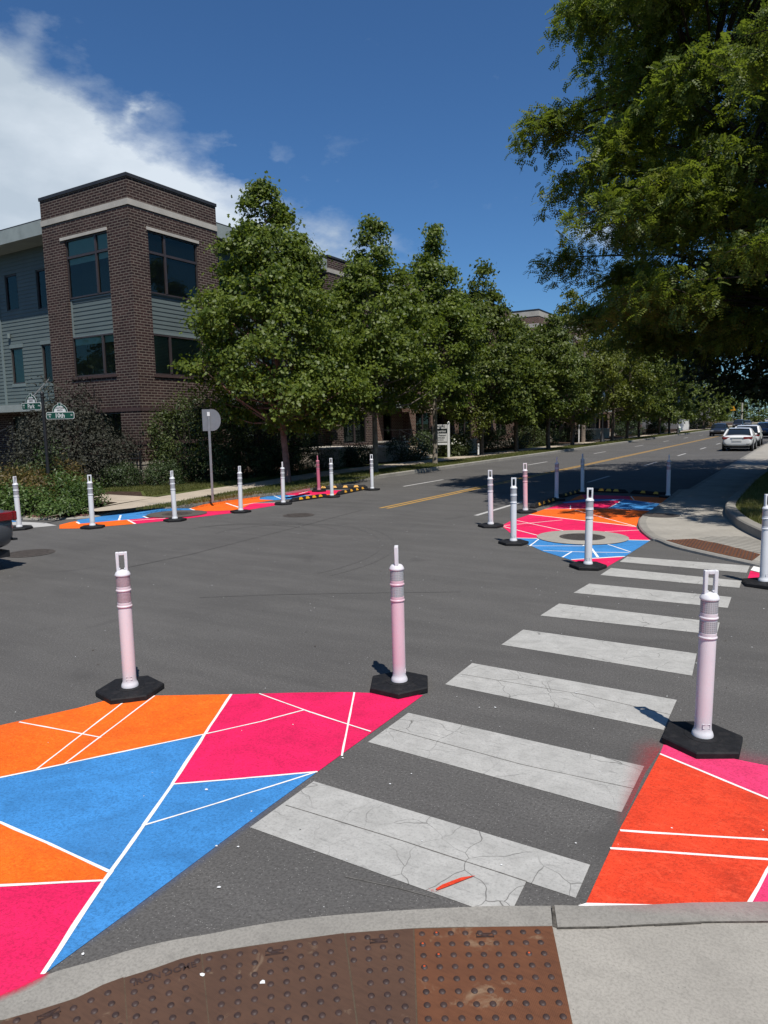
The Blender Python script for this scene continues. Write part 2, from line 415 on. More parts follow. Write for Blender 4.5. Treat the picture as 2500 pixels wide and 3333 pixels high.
def offset(pl, d):
    out = []
    for i, p in enumerate(pl):
        a = Vector(pl[max(i - 1, 0)]); b = Vector(pl[min(i + 1, len(pl) - 1)]); t = (b - a).normalized()
        out.append((p[0] - t.y * d, p[1] + t.x * d))
    return out
def smooth_line(pl, it=2):
    for _ in range(it):
        q = [pl[0]]
        for a, b in zip(pl, pl[1:]):
            q += [(a[0] * .75 + b[0] * .25, a[1] * .75 + b[1] * .25), (a[0] * .25 + b[0] * .75, a[1] * .25 + b[1] * .75)]
        q.append(pl[-1]); pl = q
    return pl
def kerb(name, pl, side, w, h, lip=.02, h0=-.02):
    """kerb along a polyline; side +1 puts the block on the left of the line"""
    o = M(); inn = offset(pl, side * w); c1 = offset(pl, side * .004); c2 = offset(pl, side * .03)
    H = h if hasattr(h, '__len__') else [h] * len(pl)
    for i in range(len(pl) - 1):
        rows = []
        for k in (i, i + 1):
            rows.append([(*pl[k], h0), (*c1[k], H[k] - .022), (*c2[k], H[k]), (*inn[k], H[k]), (*inn[k], h0)])
        for q in range(4):
            f = [rows[0][q], rows[1][q], rows[1][q + 1], rows[0][q + 1]]
            o.poly(f if side < 0 else f[::-1])
    setting(name, o, MT['concrete'])
    return inn

# --- left block (far corner, with the brick building)
LK = [(-14.38, 300), (-14.38, 60), (-14.38, 24)] + PE([(1400, 385), (1100, 440), (870, 482), (590, 527), (270, 548), (0, 592)]) \
     + PD([(1250, 273), (950, 312), (700, 328), (450, 354), (200, 402)]) + PF([(1150, 1738), (700, 1756), (300, 1757)]) + PS([(52, 1686), (20, 1676)]) + [(-24, 8.9), (-90, 8.9)]
LK = LK[:3] + smooth_line(LK[3:], 2)
hh = []
ramp_a, ramp_b = PD([(700, 328)])[0], PS([(52, 1686)])[0]
for p in LK:
    t = 1.0
    if p[1] < ramp_a[1]: t = max(0.15, 1 - (ramp_a[1] - p[1]) / 1.6)
    if p[0] < ramp_b[0]: t = min(1, .15 + (ramp_b[0] - p[0]) / 1.2)
    hh.append(.13 * t + .012)
inn = kerb('left_kerb', LK, -1, .17, hh)
def block(name, pts, z, mat, z0=-.02):
    o = M(); o.slab(pts, z0, z); return setting(name, o, mat)
ZB = .125
# the block's surface follows the kerb's height at its rim
o = M()
far = [(-95, 8.9), (-95, 300)]
rim = offset(LK, -.17)
core = offset(LK, -1.3)
orp = M()
for i in range(len(LK) - 1):
    (orp if max(hh[i], hh[i + 1]) < .136 and LK[i][0] > -20 else o).poly([(*rim[i], hh[i] - .004), (*core[i], ZB), (*core[i + 1], ZB), (*rim[i + 1], hh[i + 1] - .004)][::-1])
setting('left_verge', o, MT['lawn']); setting('left_corner_ramp', orp, MT['tan'])
block('left_block_soil', core + far, ZB, MT['soil'])

def sheet(name, pts, z, mat):
    o = M(); o.flat(pts, z); return setting(name, o, mat)
# lawn strips and pavement on the left block
sw_in, sw_out = -16.55, -18.15
z = ZB
sheet('left_lawn', [(-16.4, 13.6), (-18.2, 15.0), (-19.6, 14.6), (-20.2, 15.6), (-20.6, 17.2), (-19.0, 20.5), (-18.6, 60), (-16.3, 60), (-15.4, 60), (-15.6, 16.5)], z + .006, MT['lawn'])
pv = PD([(0, 340), (200, 350), (330, 340), (540, 318), (760, 288), (980, 258), (1540, 150)], z) + [(-16.25, 24), (-16.25, 300), (-17.95, 300), (-17.95, 24)] \
     + PD([(1659, 78), (1290, 130), (790, 210), (150, 175)], z) + [(-22.5, 13.9), (-60, 13.9), (-60, 12.3), (-20.5, 12.3)] + PD([(200, 245), (400, 262), (170, 320), (0, 345)], z) + PF([(520, 1750)], z)
o = M(); o.flat(pv, z + .014); setting('left_pavement', o, MT['tan'])
o = M(); idx = [i for i in range(len(LK) - 1) if max(hh[i], hh[i + 1]) < .06 and LK[i][0] > -18.4]
for i in idx:
    q0, q1, q2, q3 = [(*(Vector(rim[k]) * (1 - f) + Vector(core[k]) * f), (hh[k] - .004) * (1 - f) + ZB * f + .004) for k, f in ((i, .06), (i, .62), (i + 1, .62), (i + 1, .06))]
    o.poly([q0, q1, q2, q3][::-1])
setting('left_ramp_surface', o, simple('red brown ramp plate', (.17, .085, .07), .9, .15, 5, bump=.5, bscale=120, coord='pos'))

# --- right block (far right corner)
RK = [(-3.02, 300), (-3.02, 60), (-3.02, 22)] + PC([(1145, 347), (1098, 384), (1050, 424), (980, 472), (928, 506), (914, 540), (934, 582), (990, 628)]) \
     + PC([(1030, 634), (1100, 668), (1250, 704), (1400, 738), (1560, 772), (1640, 790)]) + [(1.2, 11.15), (6, 11.5), (95, 11.5)]
RK = RK[:3] + smooth_line(RK[3:], 2)
r_a = PC([(990, 628)])[0]
hr = []
for p in RK:
    t = 1.0
    if p[1] < r_a[1] + 1.6: t = max(.08, (p[1] - r_a[1]) / 1.6)
    if p[0] > .3: t = min(1, .08 + (p[0] - .3) / 1.5)
    hr.append(.058)
rin = kerb('right_kerb', RK, 1, .16, hr)
o = M(); o.flat(rin + [(95, 300)], .055)
setting('right_pavement', o, MT['ramp'])
sheet('right_grooved_ramp', PC([(1260, 613), (1330, 604), (1530, 602), (1640, 636), (1640, 704), (1400, 650)], .06), .0575, MT['grooved'])
gk = PC([(1800, 690), (1659, 640), (1570, 600), (1480, 552), (1430, 505), (1408, 466), (1440, 420), (1490, 370), (1560, 298)], .06) + [(-.95, 40), (-.95, 300)]
gk = smooth_line(gk[:-1], 2) + [gk[-1]]
gin = kerb('lawn_kerb', gk, -1, .20, .225, h0=.03)
o = M(); o.flat(gin + [(60, 300), (60, gin[0][1])], .210); setting('right_lawn', o, MT['lawn'])
GRASS_R = gin

# --- near block, where the photographer stands
f1 = lambda x, y: (x * .42194, 2900 + y * .42194)
f2 = lambda x, y: (700 + x * .48222, 2900 + y * .48222)
f3 = lambda x, y: (1500 + x * .60277, 2800 + y * .60277)
NKa = PS([f1(*p) for p in ((0, 832), (150, 772), (320, 690), (450, 640), (620, 595), (800, 545), (1000, 480), (1200, 430), (1400, 390), (1640, 352))]
         + [f2(*p) for p in ((200, 262), (500, 216), (800, 183), (1250, 150), (1640, 130))])
NKb = PS([f3(*p) for p in ((180, 262), (485, 262))])
NKc = PS([f3(*p) for p in ((505, 264), (680, 268), (1000, 262), (1250, 250), (1659, 245))])
NBa = PS([f1(*p) for p in ((-400, 1120), (60, 1012), (300, 945), (600, 850), (800, 748), (960, 692), (1200, 620), (1400, 547), (1640, 492))]
         + [f2(*p) for p in ((300, 382), (600, 340), (900, 302), (1350, 270), (1640, 262))])
NBb = PS([f3(*p) for p in ((180, 375), (495, 370))])
NBc = PS([f3(*p) for p in ((522, 383), (800, 379), (1050, 366), (1300, 353), (1659, 350))])
o = M(); left_out = [(-2.75, .2), (-2.95, -3), (-2.95, -40)]
fr = left_out[::-1] + NKa + NKb
bk = [(-2.6, .2), (-2.8, -3), (-2.8, -40)][::-1] + NBa[1:] + NBb
o.slab(smooth_line(fr, 1) + smooth_line(bk, 1)[::-1], -.02, .014)
o.slab(NKc + [(.9, 3.42), (6, 3.6), (90, 3.6), (90, 3.4), (6, 3.4), (1.0, 3.2)] + NBc[::-1], -.02, .019)
setting('near_kerb', o, MT['concrete'])
o = M(); o.slab(bk + [NBc[0]] + NBc[1:] + [(1.0, 3.2), (6, 3.4), (90, 3.4), (90, -40)], -.05, .012); setting('near_pavement', o, MT['ramp'])
g = M(); g.slab([(NKb[-1][0] + .006, NKb[-1][1]), (NKc[0][0], NKc[0][1] - .002), (NBc[0][0] + .01, NBc[0][1]), (NBc[0][0] - .02, NBc[0][1])], .012, .0152)
jp = NBc
for i in range(len(jp) - 1):
    a, b = jp[i], jp[i + 1]; w = (.006, .004, .008, .003)[i % 4]
    g.slab([a, b, (b[0], b[1] - w), (a[0], a[1] - w)], .0, .0193)
setting('kerb_joint', g, simple('dirty joint', (.085, .077, .066), .95, .5, 40, .1, coord='pos'))

# ================================================================== markings on the streets
Z0 = .0025
o = M()
for pts in ([(1021, 2544), (1921, 2816), (1874, 2924), (1713, 2871), (1674, 2951), (1537, 2953), (814, 2694)],
            [(1329, 2321), (2097, 2495), (2023, 2645), (1198, 2416)], [(1537, 2159), (2203, 2279), (2160, 2377), (1449, 2228)],
            [(1703, 2050), (2268, 2128), (2253, 2200), (1632, 2099)], [(1820, 1965), (2343, 2027), (2333, 2067), (1759, 2004)],
            [(1918, 1900), (2381, 1944), (2369, 1979), (1867, 1930)], [(1989, 1849), (2414, 1891), (2407, 1914), (1954, 1872)],
            [(2042, 1812), (2441, 1842), (2431, 1865), (2017, 1829)]):
    q = PS(pts); o.flat(q, Z0)
setting('crosswalk_marking', o, MT['crosswalk'])
o = M()
for x in (-9.30, -9.10):
    o.flat([(x, 15.0), (x + .10, 15.0), (x + .10, 300), (x, 300)], Z0)
setting('yellow_road_marking', o, MT['lane_yellow'])
o = M()
for xx, y0 in ((-11.75, 20.6), (-6.45, 14.6)):
    y = y0
    while y < 260:
        L = 3.0
        o.flat([(xx - .055, y), (xx + .055, y), (xx + .055, y + L), (xx - .055, y + L)], Z0); y += 12.2 if xx < -8 else 9.4
setting('white_road_marking', o, MT['lane_white'])

def strip(o, a, b, w, z):
    a = Vector(a); b = Vector(b); d = (b - a); n = max(1, int(d.length / .12)); nn = Vector((-d.y, d.x)).normalized()
    L, Rr = [], []
    for i in range(n + 1):
        p = a + d * i / n; ww = w * random.uniform(.78, 1.15)
        j = random.uniform(-.1, .1) * w
        L.append((p.x + nn.x * (ww / 2 + j), p.y + nn.y * (ww / 2 + j))); Rr.append((p.x - nn.x * (ww / 2 - j), p.y - nn.y * (ww / 2 - j)))
    for i in range(n): o.flat([L[i], L[i + 1], Rr[i + 1], Rr[i]], z)
LZ = [0.0]
def lines(o, T, segs, w, z=.0064):
    for s in segs:
        q = T(list(s))
        for a, b in zip(q, q[1:]): LZ[0] = (LZ[0] + .00003) % .0009; strip(o, a, b, w, z + LZ[0])
PZ = [0.0]
def patch(name, T, polys, mat, z=None):
    o = M(); PZ[0] += .00004; z = {'p': .0036, 'b': .0042, 'o': .0048, 'r': .0054}[name[0]] + PZ[0] % .0006
    for k, p in enumerate(polys): o.flat(T(p), z + k * .00006)
    return setting(name, o, mat)
# near mural, left of the crosswalk
patch('orange_street_paint', PA, [[(-260, 305), (0, 252), (300, 185), (430, 150), (560, 138), (893, 132), (790, 287), (0, 455), (-260, 512)],
      [(0, 628), (-260, 520), (-260, 890), (0, 873), (395, 853), (418, 825), (190, 710)]], MT['p_orange'])
patch('blue_street_paint', PA, [[(-260, 512), (0, 455), (790, 287), (665, 480), (555, 640), (420, 818), (190, 710), (0, 628), (-260, 520)],
      [(665, 480), (1225, 431), (975, 613), (500, 970), (163, 1218), (390, 870), (430, 815), (555, 640)]], MT['p_blue'])
patch('pink_street_paint', PA, [[(893, 132), (1150, 125), (1340, 123), (1632, 135), (1225, 431), (665, 480), (790, 287)],
      [(-260, 890), (0, 873), (395, 853), (390, 870), (163, 1218)]
      + [((f1(*p)[0]) / .8439, (f1(*p)[1] - 2150) / .8439) for p in ((320, 688), (150, 770), (0, 830))] + [(-120, 1375), (-260, 1430)]], MT['p_pink'])
o = M()
lines(o, PA, [[(893, 132), (790, 287), (665, 480), (555, 640), (430, 815), (390, 870), (165, 1215)]], .023)
lines(o, PA, [[(-260, 512), (0, 455), (130, 428), (790, 287)], [(-260, 520), (0, 628), (190, 710), (420, 818)], [(-260, 890), (0, 873), (398, 852)],
              [(665, 480), (950, 457), (1225, 432)]], .017)
lines(o, PA, [[(555, 640), (850, 550), (1215, 435)], [(790, 287), (1000, 240), (1175, 193)], [(1000, 130), (1200, 203), (1430, 277)], [(1367, 125), (1318, 372)],
              [(75, 240), (390, 300)], [(487, 155), (135, 428)], [(597, 138), (245, 405)]], .013)
setting('white_street_lines', o, MT['p_white'])
# near mural, right of the crosswalk
patch('red_street_paint', PB, [[(1210, 391), (1659, 578), (2000, 720), (2000, 640 + 100), (1659, 870), (1578, 1019), (1200, 1028), (895, 1030), (1040, 710)]], MT['p_red'])
patch('rose_street_paint', PB, [[(1225, 352), (1659, 440), (2000, 512), (2000, 720), (1659, 578), (1210, 391)], [(1578, 1019), (1659, 870), (2000, 740), (2000, 1012)]], MT['p_rose'])
o = M()
lines(o, PB, [[(1210, 391), (1659, 578), (2000, 720)], [(1045, 711), (1659, 750), (2000, 772)], [(1003, 784), (1659, 830), (2000, 855)], [(1580, 1017), (1659, 870), (1730, 760)]], .017)
o.flat(PB([(870, 1022), (905, 1012), (1200, 1019), (1200, 1031), (900, 1033)]), .0065)
setting('white_street_lines', o, MT['p_white'])
# mural at the far right corner
patch('pink_street_paint', PC, [[(145, 545), (190, 520), (305, 480), (600, 515), (910, 553), (930, 580), (990, 628), (230, 615)],
      [(540, 740), (845, 720), (738, 782), (640, 772)], [(390, 450), (500, 415), (840, 398), (750, 446)], [(600, 368), (870, 376), (880, 400), (840, 392), (620, 392)],
      [(1543, 845), (1620, 845), (1640, 820), (1560, 800)]], MT['p_pink'])
patch('blue_street_paint', PC, [[(230, 615), (990, 628), (845, 720), (540, 740), (380, 690), (270, 640)], [(840, 395), (1050, 420), (985, 460), (750, 446)],
      [(490, 412), (620, 392), (840, 392), (840, 398), (500, 415)]], MT['p_blue'])
patch('orange_street_paint', PC, [[(305, 480), (390, 450), (750, 446), (985, 460), (925, 500), (910, 553), (600, 515)], [(870, 376), (1095, 386), (1050, 420), (880, 400)],
      [(560, 385), (600, 368), (620, 392), (530, 402)]], MT['p_orange'])
o = M()
lines(o, PC, [[(230, 615), (990, 628)], [(300, 480), (600, 515), (910, 550)], [(540, 738), (845, 720)]], .05)
lines(o, PC, [[(150, 545), (490, 512)], [(230, 515), (500, 574)], [(150, 548), (350, 600)], [(300, 660), (610, 660), (610, 655)], [(360, 618), (305, 660)], [(490, 725), (545, 692)],
              [(380, 686), (610, 695), (870, 698)], [(745, 650), (880, 695)], [(655, 672), (690, 725)], [(560, 455), (905, 548)], [(750, 446), (840, 395)], [(750, 446), (985, 460)],
              [(840, 393), (1050, 420)], [(536, 430), (536, 452)], [(390, 450), (750, 446)], [(500, 416), (840, 396)], [(600, 585), (930, 570)], [(880, 376), (900, 402), (1060, 420)]], .028)
o.flat(PC([(655, 676), (690, 725), (700, 723), (662, 674)]), .0066)
o.flat(PC([(1560, 798), (1583, 768), (1640, 775), (1640, 818)]), .0066)
setting('white_street_lines', o, MT['p_white'])
# mural along the far left corner
patch('orange_street_paint', PD, [[(-170, 480), (-60, 452), (0, 443), (25, 468), (500, 428), (575, 470), (270, 495), (0, 515), (-170, 517)],
      [(1110, 317), (1240, 280), (1460, 243), (1659, 218), (1800, 200), (1790, 250), (1700, 275), (1600, 330), (1400, 343), (1270, 345), (1175, 343)]], MT['p_orange'])
patch('blue_street_paint', PD, [[(0, 432), (200, 404), (450, 356), (700, 331), (950, 316), (1110, 317), (1175, 343), (900, 345), (650, 395), (700, 410), (500, 428), (25, 468)]], MT['p_blue'])
patch('pink_street_paint', PD, [[(500, 428), (870, 400), (1270, 347), (1600, 332), (1510, 365), (1050, 420), (575, 470)]], MT['p_pink'])
patch('pink_street_paint', PE, [[(90, 655), (250, 624), (500, 620), (480, 650), (210, 695), (100, 692)], [(590, 527), (870, 488), (1270, 485), (1150, 520), (900, 538), (650, 538)]], MT['p_pink'])
patch('orange_street_paint', PE, [[(0, 650), (90, 658), (100, 692), (0, 722)], [(0, 596), (270, 580), (470, 592), (250, 624), (90, 655), (0, 648)], [(900, 538), (1150, 520), (1180, 500), (1150, 540), (950, 545)]], MT['p_orange'])
patch('blue_street_paint', PE, [[(270, 580), (400, 549), (560, 537), (650, 538), (900, 538), (930, 543), (700, 575), (470, 592)]], MT['p_blue'])
o = M()
lines(o, PD, [[(0, 450), (28, 470)], [(500, 430), (575, 470)], [(432, 385), (412, 435)], [(520, 440), (870, 415)], [(1105, 318), (1180, 345)], [(1465, 265), (1590, 308)], [(650, 395), (700, 412)]], .05)
lines(o, PE, [[(0, 640), (90, 668)], [(90, 655), (250, 624), (500, 620)], [(470, 545), (545, 575)], [(620, 545), (690, 560)], [(650, 540), (900, 538)], [(740, 525), (830, 500)]], .045)
setting('white_street_lines', o, MT['p_white'])
sheet('pale_street_paint', PS([(32, 1701), (70, 1699), (150, 1703), (185, 1711), (110, 1718), (102, 1709), (33, 1710)]), .0058, line_paint('pale grey paint', (.42, .41, .39), .3))
sheet('blue_street_paint', PS([(30, 1693), (52, 1697), (54, 1699), (30, 1699)]), .0062, MT['p_blue'])
# pink overspray on the far left kerb, orange stray brush mark, pink overspray
sheet('pink_street_paint', PE([(590, 512), (700, 492), (860, 463), (865, 478), (720, 508), (605, 526)], .145), .151, paint('pink overspray', (.36, .10, .12), .5))
o = M(); q = PS([(1418, 2899), (1440, 2885), (1500, 2862), (1549, 2855), (1520, 2866), (1460, 2890), (1425, 2903)]); o.flat(q, .0095)
for k in range(26):
    x, y = gp(random.gauss(1408, 9), random.gauss(2905, 4)); s = random.uniform(.001, .004); o.flat([(x, y), (x + s, y), (x + s, y + s)], .0095)
setting('red_brush_mark', o, MT['p_red'])
o = M()
for seg in ([(930, 2622), (1300, 2735), (1715, 2871)], [(1268, 2372), (1700, 2490), (2062, 2568)], [(1500, 2195), (1900, 2262), (2185, 2328)], [(1125, 2855), (1290, 2890), (1420, 2925)]):
    q = PS(seg)
    for a, b in zip(q, q[1:]): strip(o, a, b, .007, Z0 + .0008)
setting('crosswalk_crack', o, simple('dirty crack', (.12, .113, .102), .95, .4, 30, coord='pos'))
def overspray(name, inner, outer, col, z, dens=.8):
    """thin mist of paint, dense at the inner line and gone at the outer one"""
    t = NT(name); v = t.coord(); a = t.n('ShaderNodeVertexColor', layer_name='mist').outputs['Color']
    f = t.math('MULTIPLY', a, t.math('ADD', t.math('MULTIPLY', t.noise(v, 60, 4, .8), 1.6), -.1), clamp=True)
    b = t.bsdf(col, .85, .2); tp = t.n('ShaderNodeBsdfTransparent'); mx = t.n('ShaderNodeMixShader')
    t.l(f, mx.inputs[0]); t.l(tp.outputs[0], mx.inputs[1]); t.l(b.outputs[0], mx.inputs[2]); mt = t.done(mx)
    o = M(); n = len(inner)
    for p, q in zip(inner, outer):
        for k in range(5): o.v.append((p[0] + (q[0] - p[0]) * k / 4, p[1] + (q[1] - p[1]) * k / 4, z))
    for i in range(n - 1):
        for k in range(4):
            f4 = [i * 5 + k, i * 5 + k + 1, (i + 1) * 5 + k + 1, (i + 1) * 5 + k]
            P = [Vector(o.v[j][:2]) for j in f4]; ar = sum(P[j].x * P[(j + 1) % 4].y - P[(j + 1) % 4].x * P[j].y for j in range(4))
            o.face(f4 if ar > 0 else f4[::-1])
    ob = setting(name, o, mt); ca = ob.data.color_attributes.new('mist', 'FLOAT_COLOR', 'POINT')
    for i in range(n):
        e = 0 if i in (0, n - 1) else 1
        for k in range(5): v_ = dens * (1 - k / 4) ** 1.6 * e; ca.data[i * 5 + k].color = (v_, v_, v_, 1)
overspray('pink_paint_mist', PS([f1(*p) for p in ((-150, 890), (0, 826), (150, 766), (250, 715), (330, 672), (375, 650))]), PS([f1(*p) for p in ((-120, 960), (30, 880), (180, 815), (280, 765), (370, 705), (400, 660))]), (.62, .015, .07), .0152, 1.3)
overspray('red_paint_mist', PB([(1040, 700), (1095, 590), (1150, 470), (1205, 385), (1225, 345)]), PB([(1015, 690), (1030, 570), (1055, 440), (1085, 345), (1140, 290)]), (.45, .03, .04), .0060, .55)
overspray('rose_paint_mist', PB([(1225, 350), (1430, 392), (1659, 438), (1800, 470)]), PB([(1235, 300), (1440, 340), (1659, 380), (1800, 410)]), (.45, .03, .10), .0061, .35)
overspray('rose_paint_mist', PS([f3(*p) for p in ((690, 270), (1000, 263), (1250, 251), (1659, 246), (1900, 246))]), PS([f3(*p) for p in ((690, 300), (1000, 320), (1250, 340), (1659, 400), (1900, 420))]), (.60, .22, .26), .0200, .30)
overspray('blue_paint_mist', PA([(1225, 433), (975, 614), (500, 971), (165, 1219)]), PA([(1250, 440), (1000, 630), (530, 990), (190, 1225)]), (.08, .15, .34), .0062, .35)
# tar seams and tyre scuffs
o = M()
for seg, w in (([(380, 1855), (620, 1805), (1000, 1708), (1180, 1660)], .016), ([(650, 1946), (900, 1936), (1250, 1930), (1500, 1927)], .008)):
    q = PS(seg)
    for a, b in zip(q, q[1:]): strip(o, a, b, w, .0032)
setting('road_seam', o, simple('tar seam', (.040, .038, .036), .85, .3, 30, coord='pos'))
o = M()
for (cx, cy), r, a0, a1 in (((-9.6, 10.2), 1.5, 20, 170), ((-9.3, 10.2), 1.85, 30, 165), ((-8.6, 10.6), 1.6, 60, 200), ((-10.1, 8.6), 4.2, -10, 60), ((-10.1, 8.6), 4.45, -10, 60)):
    pts = [(cx + r * math.cos(R(a)), cy + r * .9 * math.sin(R(a))) for a in np.linspace(a0, a1, 30)]
    for a, b in zip(pts, pts[1:]): strip(o, a, b, .05, .003)
setting('road_scuff', o, simple('tyre scuff', (.086, .082, .077), .9, .2, 20, coord='pos'))

# ================================================================== castings set into the streets
def in_poly(x, y, poly):
    c = False; n = len(poly)
    for i in range(n):
        (x1, y1), (x2, y2) = poly[i], poly[i - 1]
        if (y1 > y) != (y2 > y) and x < (x2 - x1) * (y - y1) / (y2 - y1) + x1: c = not c
    return c
def edge_dist(x, y, poly):
    d = 9
    for i in range(len(poly)):
        a = Vector(poly[i - 1]); b = Vector(poly[i]); p = Vector((x, y)); t = max(0, min(1, (p - a).dot(b - a) / max(1e-9, (b - a).length_squared)))
        d = min(d, (p - (a + (b - a) * t)).length)
    return d
def rust(name, a, b, dirt):
    t = NT(name); v = t.coord()
    s = t.n('ShaderNodeSeparateXYZ'); t.l(v, s.inputs[0])
    c = t.ramp(t.noise(v, 3, 6, .65), [(.3, a), (.7, b)])
    c = t.mix(t.math('MULTIPLY', t.ramp(t.noise(t.coord('pos', (1, 6, 1)), 14, 5, .75), [(.45, 0.), (.7, 1.)]), .4), c, tuple(q * .5 for q in a))
    c = t.mix(t.math('MULTIPLY', t.ramp(t.noise(v, 6, 6, .7, .5), [(.60, 0.), (.70, 1.)]), .75), c, dirt)
    fine = t.math('SINE', t.math('MULTIPLY', s.outputs[0], 900))
    return t.done(t.bsdf(c, .72, .35, 0, t.math('ADD', t.math('MULTIPLY', fine, .25), t.noise(v, 150, 2)), .4, .002))
MT['rust'] = rust('rusted cast iron', (.098, .038, .018), (.150, .058, .025), (.24, .165, .10))
MT['rust2'] = rust('brown cast iron', (.072, .038, .024), (.10, .052, .031), (.22, .16, .105))
MT['dome'] = simple('worn dome iron', (.045, .026, .021), .6, .4, 40, .45, bump=.2, coord='pos')
MT['dome_orange'] = simple('orange sprayed dome', (.50, .075, .018), .6, .3, 60, bump=.2, coord='pos')
def tactile(label, poly, udir, top, mat, sp, rd, orange, group=None, fine=True):
    o = M(); o.slab(poly, .0, top)
    u = Vector(udir).normalized(); w = Vector((-u.y, u.x)); c0 = Vector(poly[0])
    for i in range(-60, 60):
        for j in range(-60, 60):
            p = c0 + u * (i + .5) * sp + w * (j + .5) * sp
            if not in_poly(p.x, p.y, poly) or edge_dist(p.x, p.y, poly) < rd * 1.3: continue
            if not fine and p.length > 40: continue
            o.cur = 1; b = len(o.v); n = 12 if fine else 6
            prof = [(rd * 1.12, top), (rd, top + rd * .22), (rd * .72, top + rd * .4), (rd * .4, top + rd * .48)] if fine else [(rd, top), (rd * .6, top + rd * .5)]
            for r_, z_ in prof:
                for k in range(n):
                    t = 2 * PI * k / n; o.v.append((p.x + r_ * math.cos(t), p.y + r_ * math.sin(t), z_))
            for q in range(len(prof) - 1):
                for k in range(n):
                    k2 = (k + 1) % n; o.face((b + q * n + k, b + q * n + k2, b + (q + 1) * n + k2, b + (q + 1) * n + k))
            o.cur = 2 if random.random() < orange(p) else 1
            o.face([b + (len(prof) - 1) * n + k for k in range(n)])
            o.cur = 0
    ob = o.build('tactile_plate', [mat, MT['dome'], MT['dome_orange']], smooth=35)
    return tag(ob, label, 'tactile plate', group)
# four cast plates at the photographer's feet
s3a, s3b = gp(*f3(495, 372)), gp(*f3(600, 884))
s2a, s2b = gp(*f2(1345, 274)), gp(*f2(1366, 898))
s1a, s1b = gp(*f2(880, 306)), gp(*f2(962, 898))
s0a, s0b = gp(*f1(1562, 508)), gp(*f1(1625, 1100))
sma, smb = gp(*f1(965, 690)), gp(*f1(992, 1060))
ext = lambda a, b, k=1.5: (a[0] + (b[0] - a[0]) * k, a[1] + (b[1] - a[1]) * k)
gap = lambda p, d: (p[0] + d, p[1])
NB = PS([f2(*p) for p in ((300, 384), (600, 342), (900, 304), (1340, 272))])
E3, E2, E1, E0, Em = ext(s3a, s3b), ext(s2a, s2b), ext(s1a, s1b), ext(s0a, s0b), ext(sma, smb)
plates = [
    ([gap(s2a, .003), NBb[0], s3a, E3, gap(E2, .003)], (s3a[0] - s2a[0], s3a[1] - s2a[1]), MT['rust'], lambda p: .5 if p.x < s2a[0] + .16 else .06,
     'orange brown cast iron tactile plate beside the bare concrete, rightmost at the near kerb'),
    ([gap(s1a, .004), NB[2], gap(s2a, -.003), gap(E2, -.003), gap(E1, .004)], (s2a[0] - s1a[0], s2a[1] - s1a[1]), MT['rust2'], lambda p: .12 if p.x > s1a[0] + .18 else 0,
     'brown iron tactile plate with a small rectangular plaque, left of the orange brown one'),
    ([gap(s0a, .003), NB[0], NB[1], gap(s1a, -.004), gap(E1, -.004), gap(E0, .003)], (s1a[0] - s0a[0], s1a[1] - s0a[1]), MT['rust2'], lambda p: 0,
     'wide brown tactile plate with a winged emblem recess, pale dirt seam on its right'),
    ([gap(sma, .003), NBa[6], NBa[7], gap(s0a, -.003), gap(E0, -.003), gap(Em, .003)], (s0a[0] - sma[0], s0a[1] - sma[1]), MT['rust2'], lambda p: 0,
     'brown tactile plate embossed with two words along its upper edge'),
    ([NBa[1], NBa[2], NBa[3], NBa[4], gap(sma, -.003), gap(Em, -.003), (NBa[1][0] - .05, NBa[1][1] - .5)], (sma[0] - NBa[3][0], sma[1] - NBa[3][1]), MT['rust2'], lambda p: 0,
     'brown tactile plate below the pink paint, leftmost at the near kerb')]
PL = []
o = M(); o.slab([(p[0], p[1] - .003) for p in NBa[1:] + NBb] + [E3, Em, (Em[0] - .8, Em[1] - .4)], .0, .0142); setting('plate_bed', o, MT['plate_bed'])
for poly, ud, mt, org, lab in plates:
    # inner edge of the plate runs a hair inside the kerb's back edge
    PL.append(tactile(lab, [(p[0], p[1] - .004) for p in poly], ud, .016, mt, .0595, .0118, org))
def plaque(ob, cx, cy, w, h, ang):
    c = gp(cx, cy); o = M(); u = Vector((math.cos(ang), math.sin(ang))); v = Vector((-u.y, u.x)); c = Vector(c)
    P = lambda a, b: tuple(c + u * a + v * b)
    for (a0, a1, b0, b1) in ((-w, w, h - .003, h), (-w, w, -h, -h + .003), (-w, -w + .003, -h, h), (w - .003, w, -h, h)):
        o.slab([P(a0, b0), P(a1, b0), P(a1, b1), P(a0, b1)], .015, .0185)
    o.slab([P(-w * .75, h * .5), P(w * .75, h * .5), P(0, -h * .6)], .015, .018); o.slab([P(-w * .9, -h * .5), P(w * .9, -h * .5), P(w * .9, -h * .3), P(-w * .9, -h * .3)], .015, .0178)
    o.build('maker_plaque', MT['dome'], ob)
ang = math.atan2(s3a[1] - s2a[1], s3a[0] - s2a[0])
plaque(PL[0], *f3(130, 425), .036, .012, ang)
plaque(PL[1], *f2(1105, 362), .036, .012, math.atan2(s2a[1] - s1a[1], s2a[0] - s1a[0]))
plaque(PL[2], *f2(403, 440), .036, .013, math.atan2(s1a[1] - s0a[1], s1a[0] - s0a[0]))
plaque(PL[4], *f1(380, 985), .038, .013, math.atan2(sma[1] - NBa[3][1], sma[0] - NBa[3][0]))
c = gp(*f1(1275, 668)); text_mesh('IRON DOME', .042, MT['dome'], PL[3], 'embossed_words', (c[0], c[1], .0165), (0, 0, math.atan2(s0a[1] - sma[1], s0a[0] - sma[0])), .0015, .001)
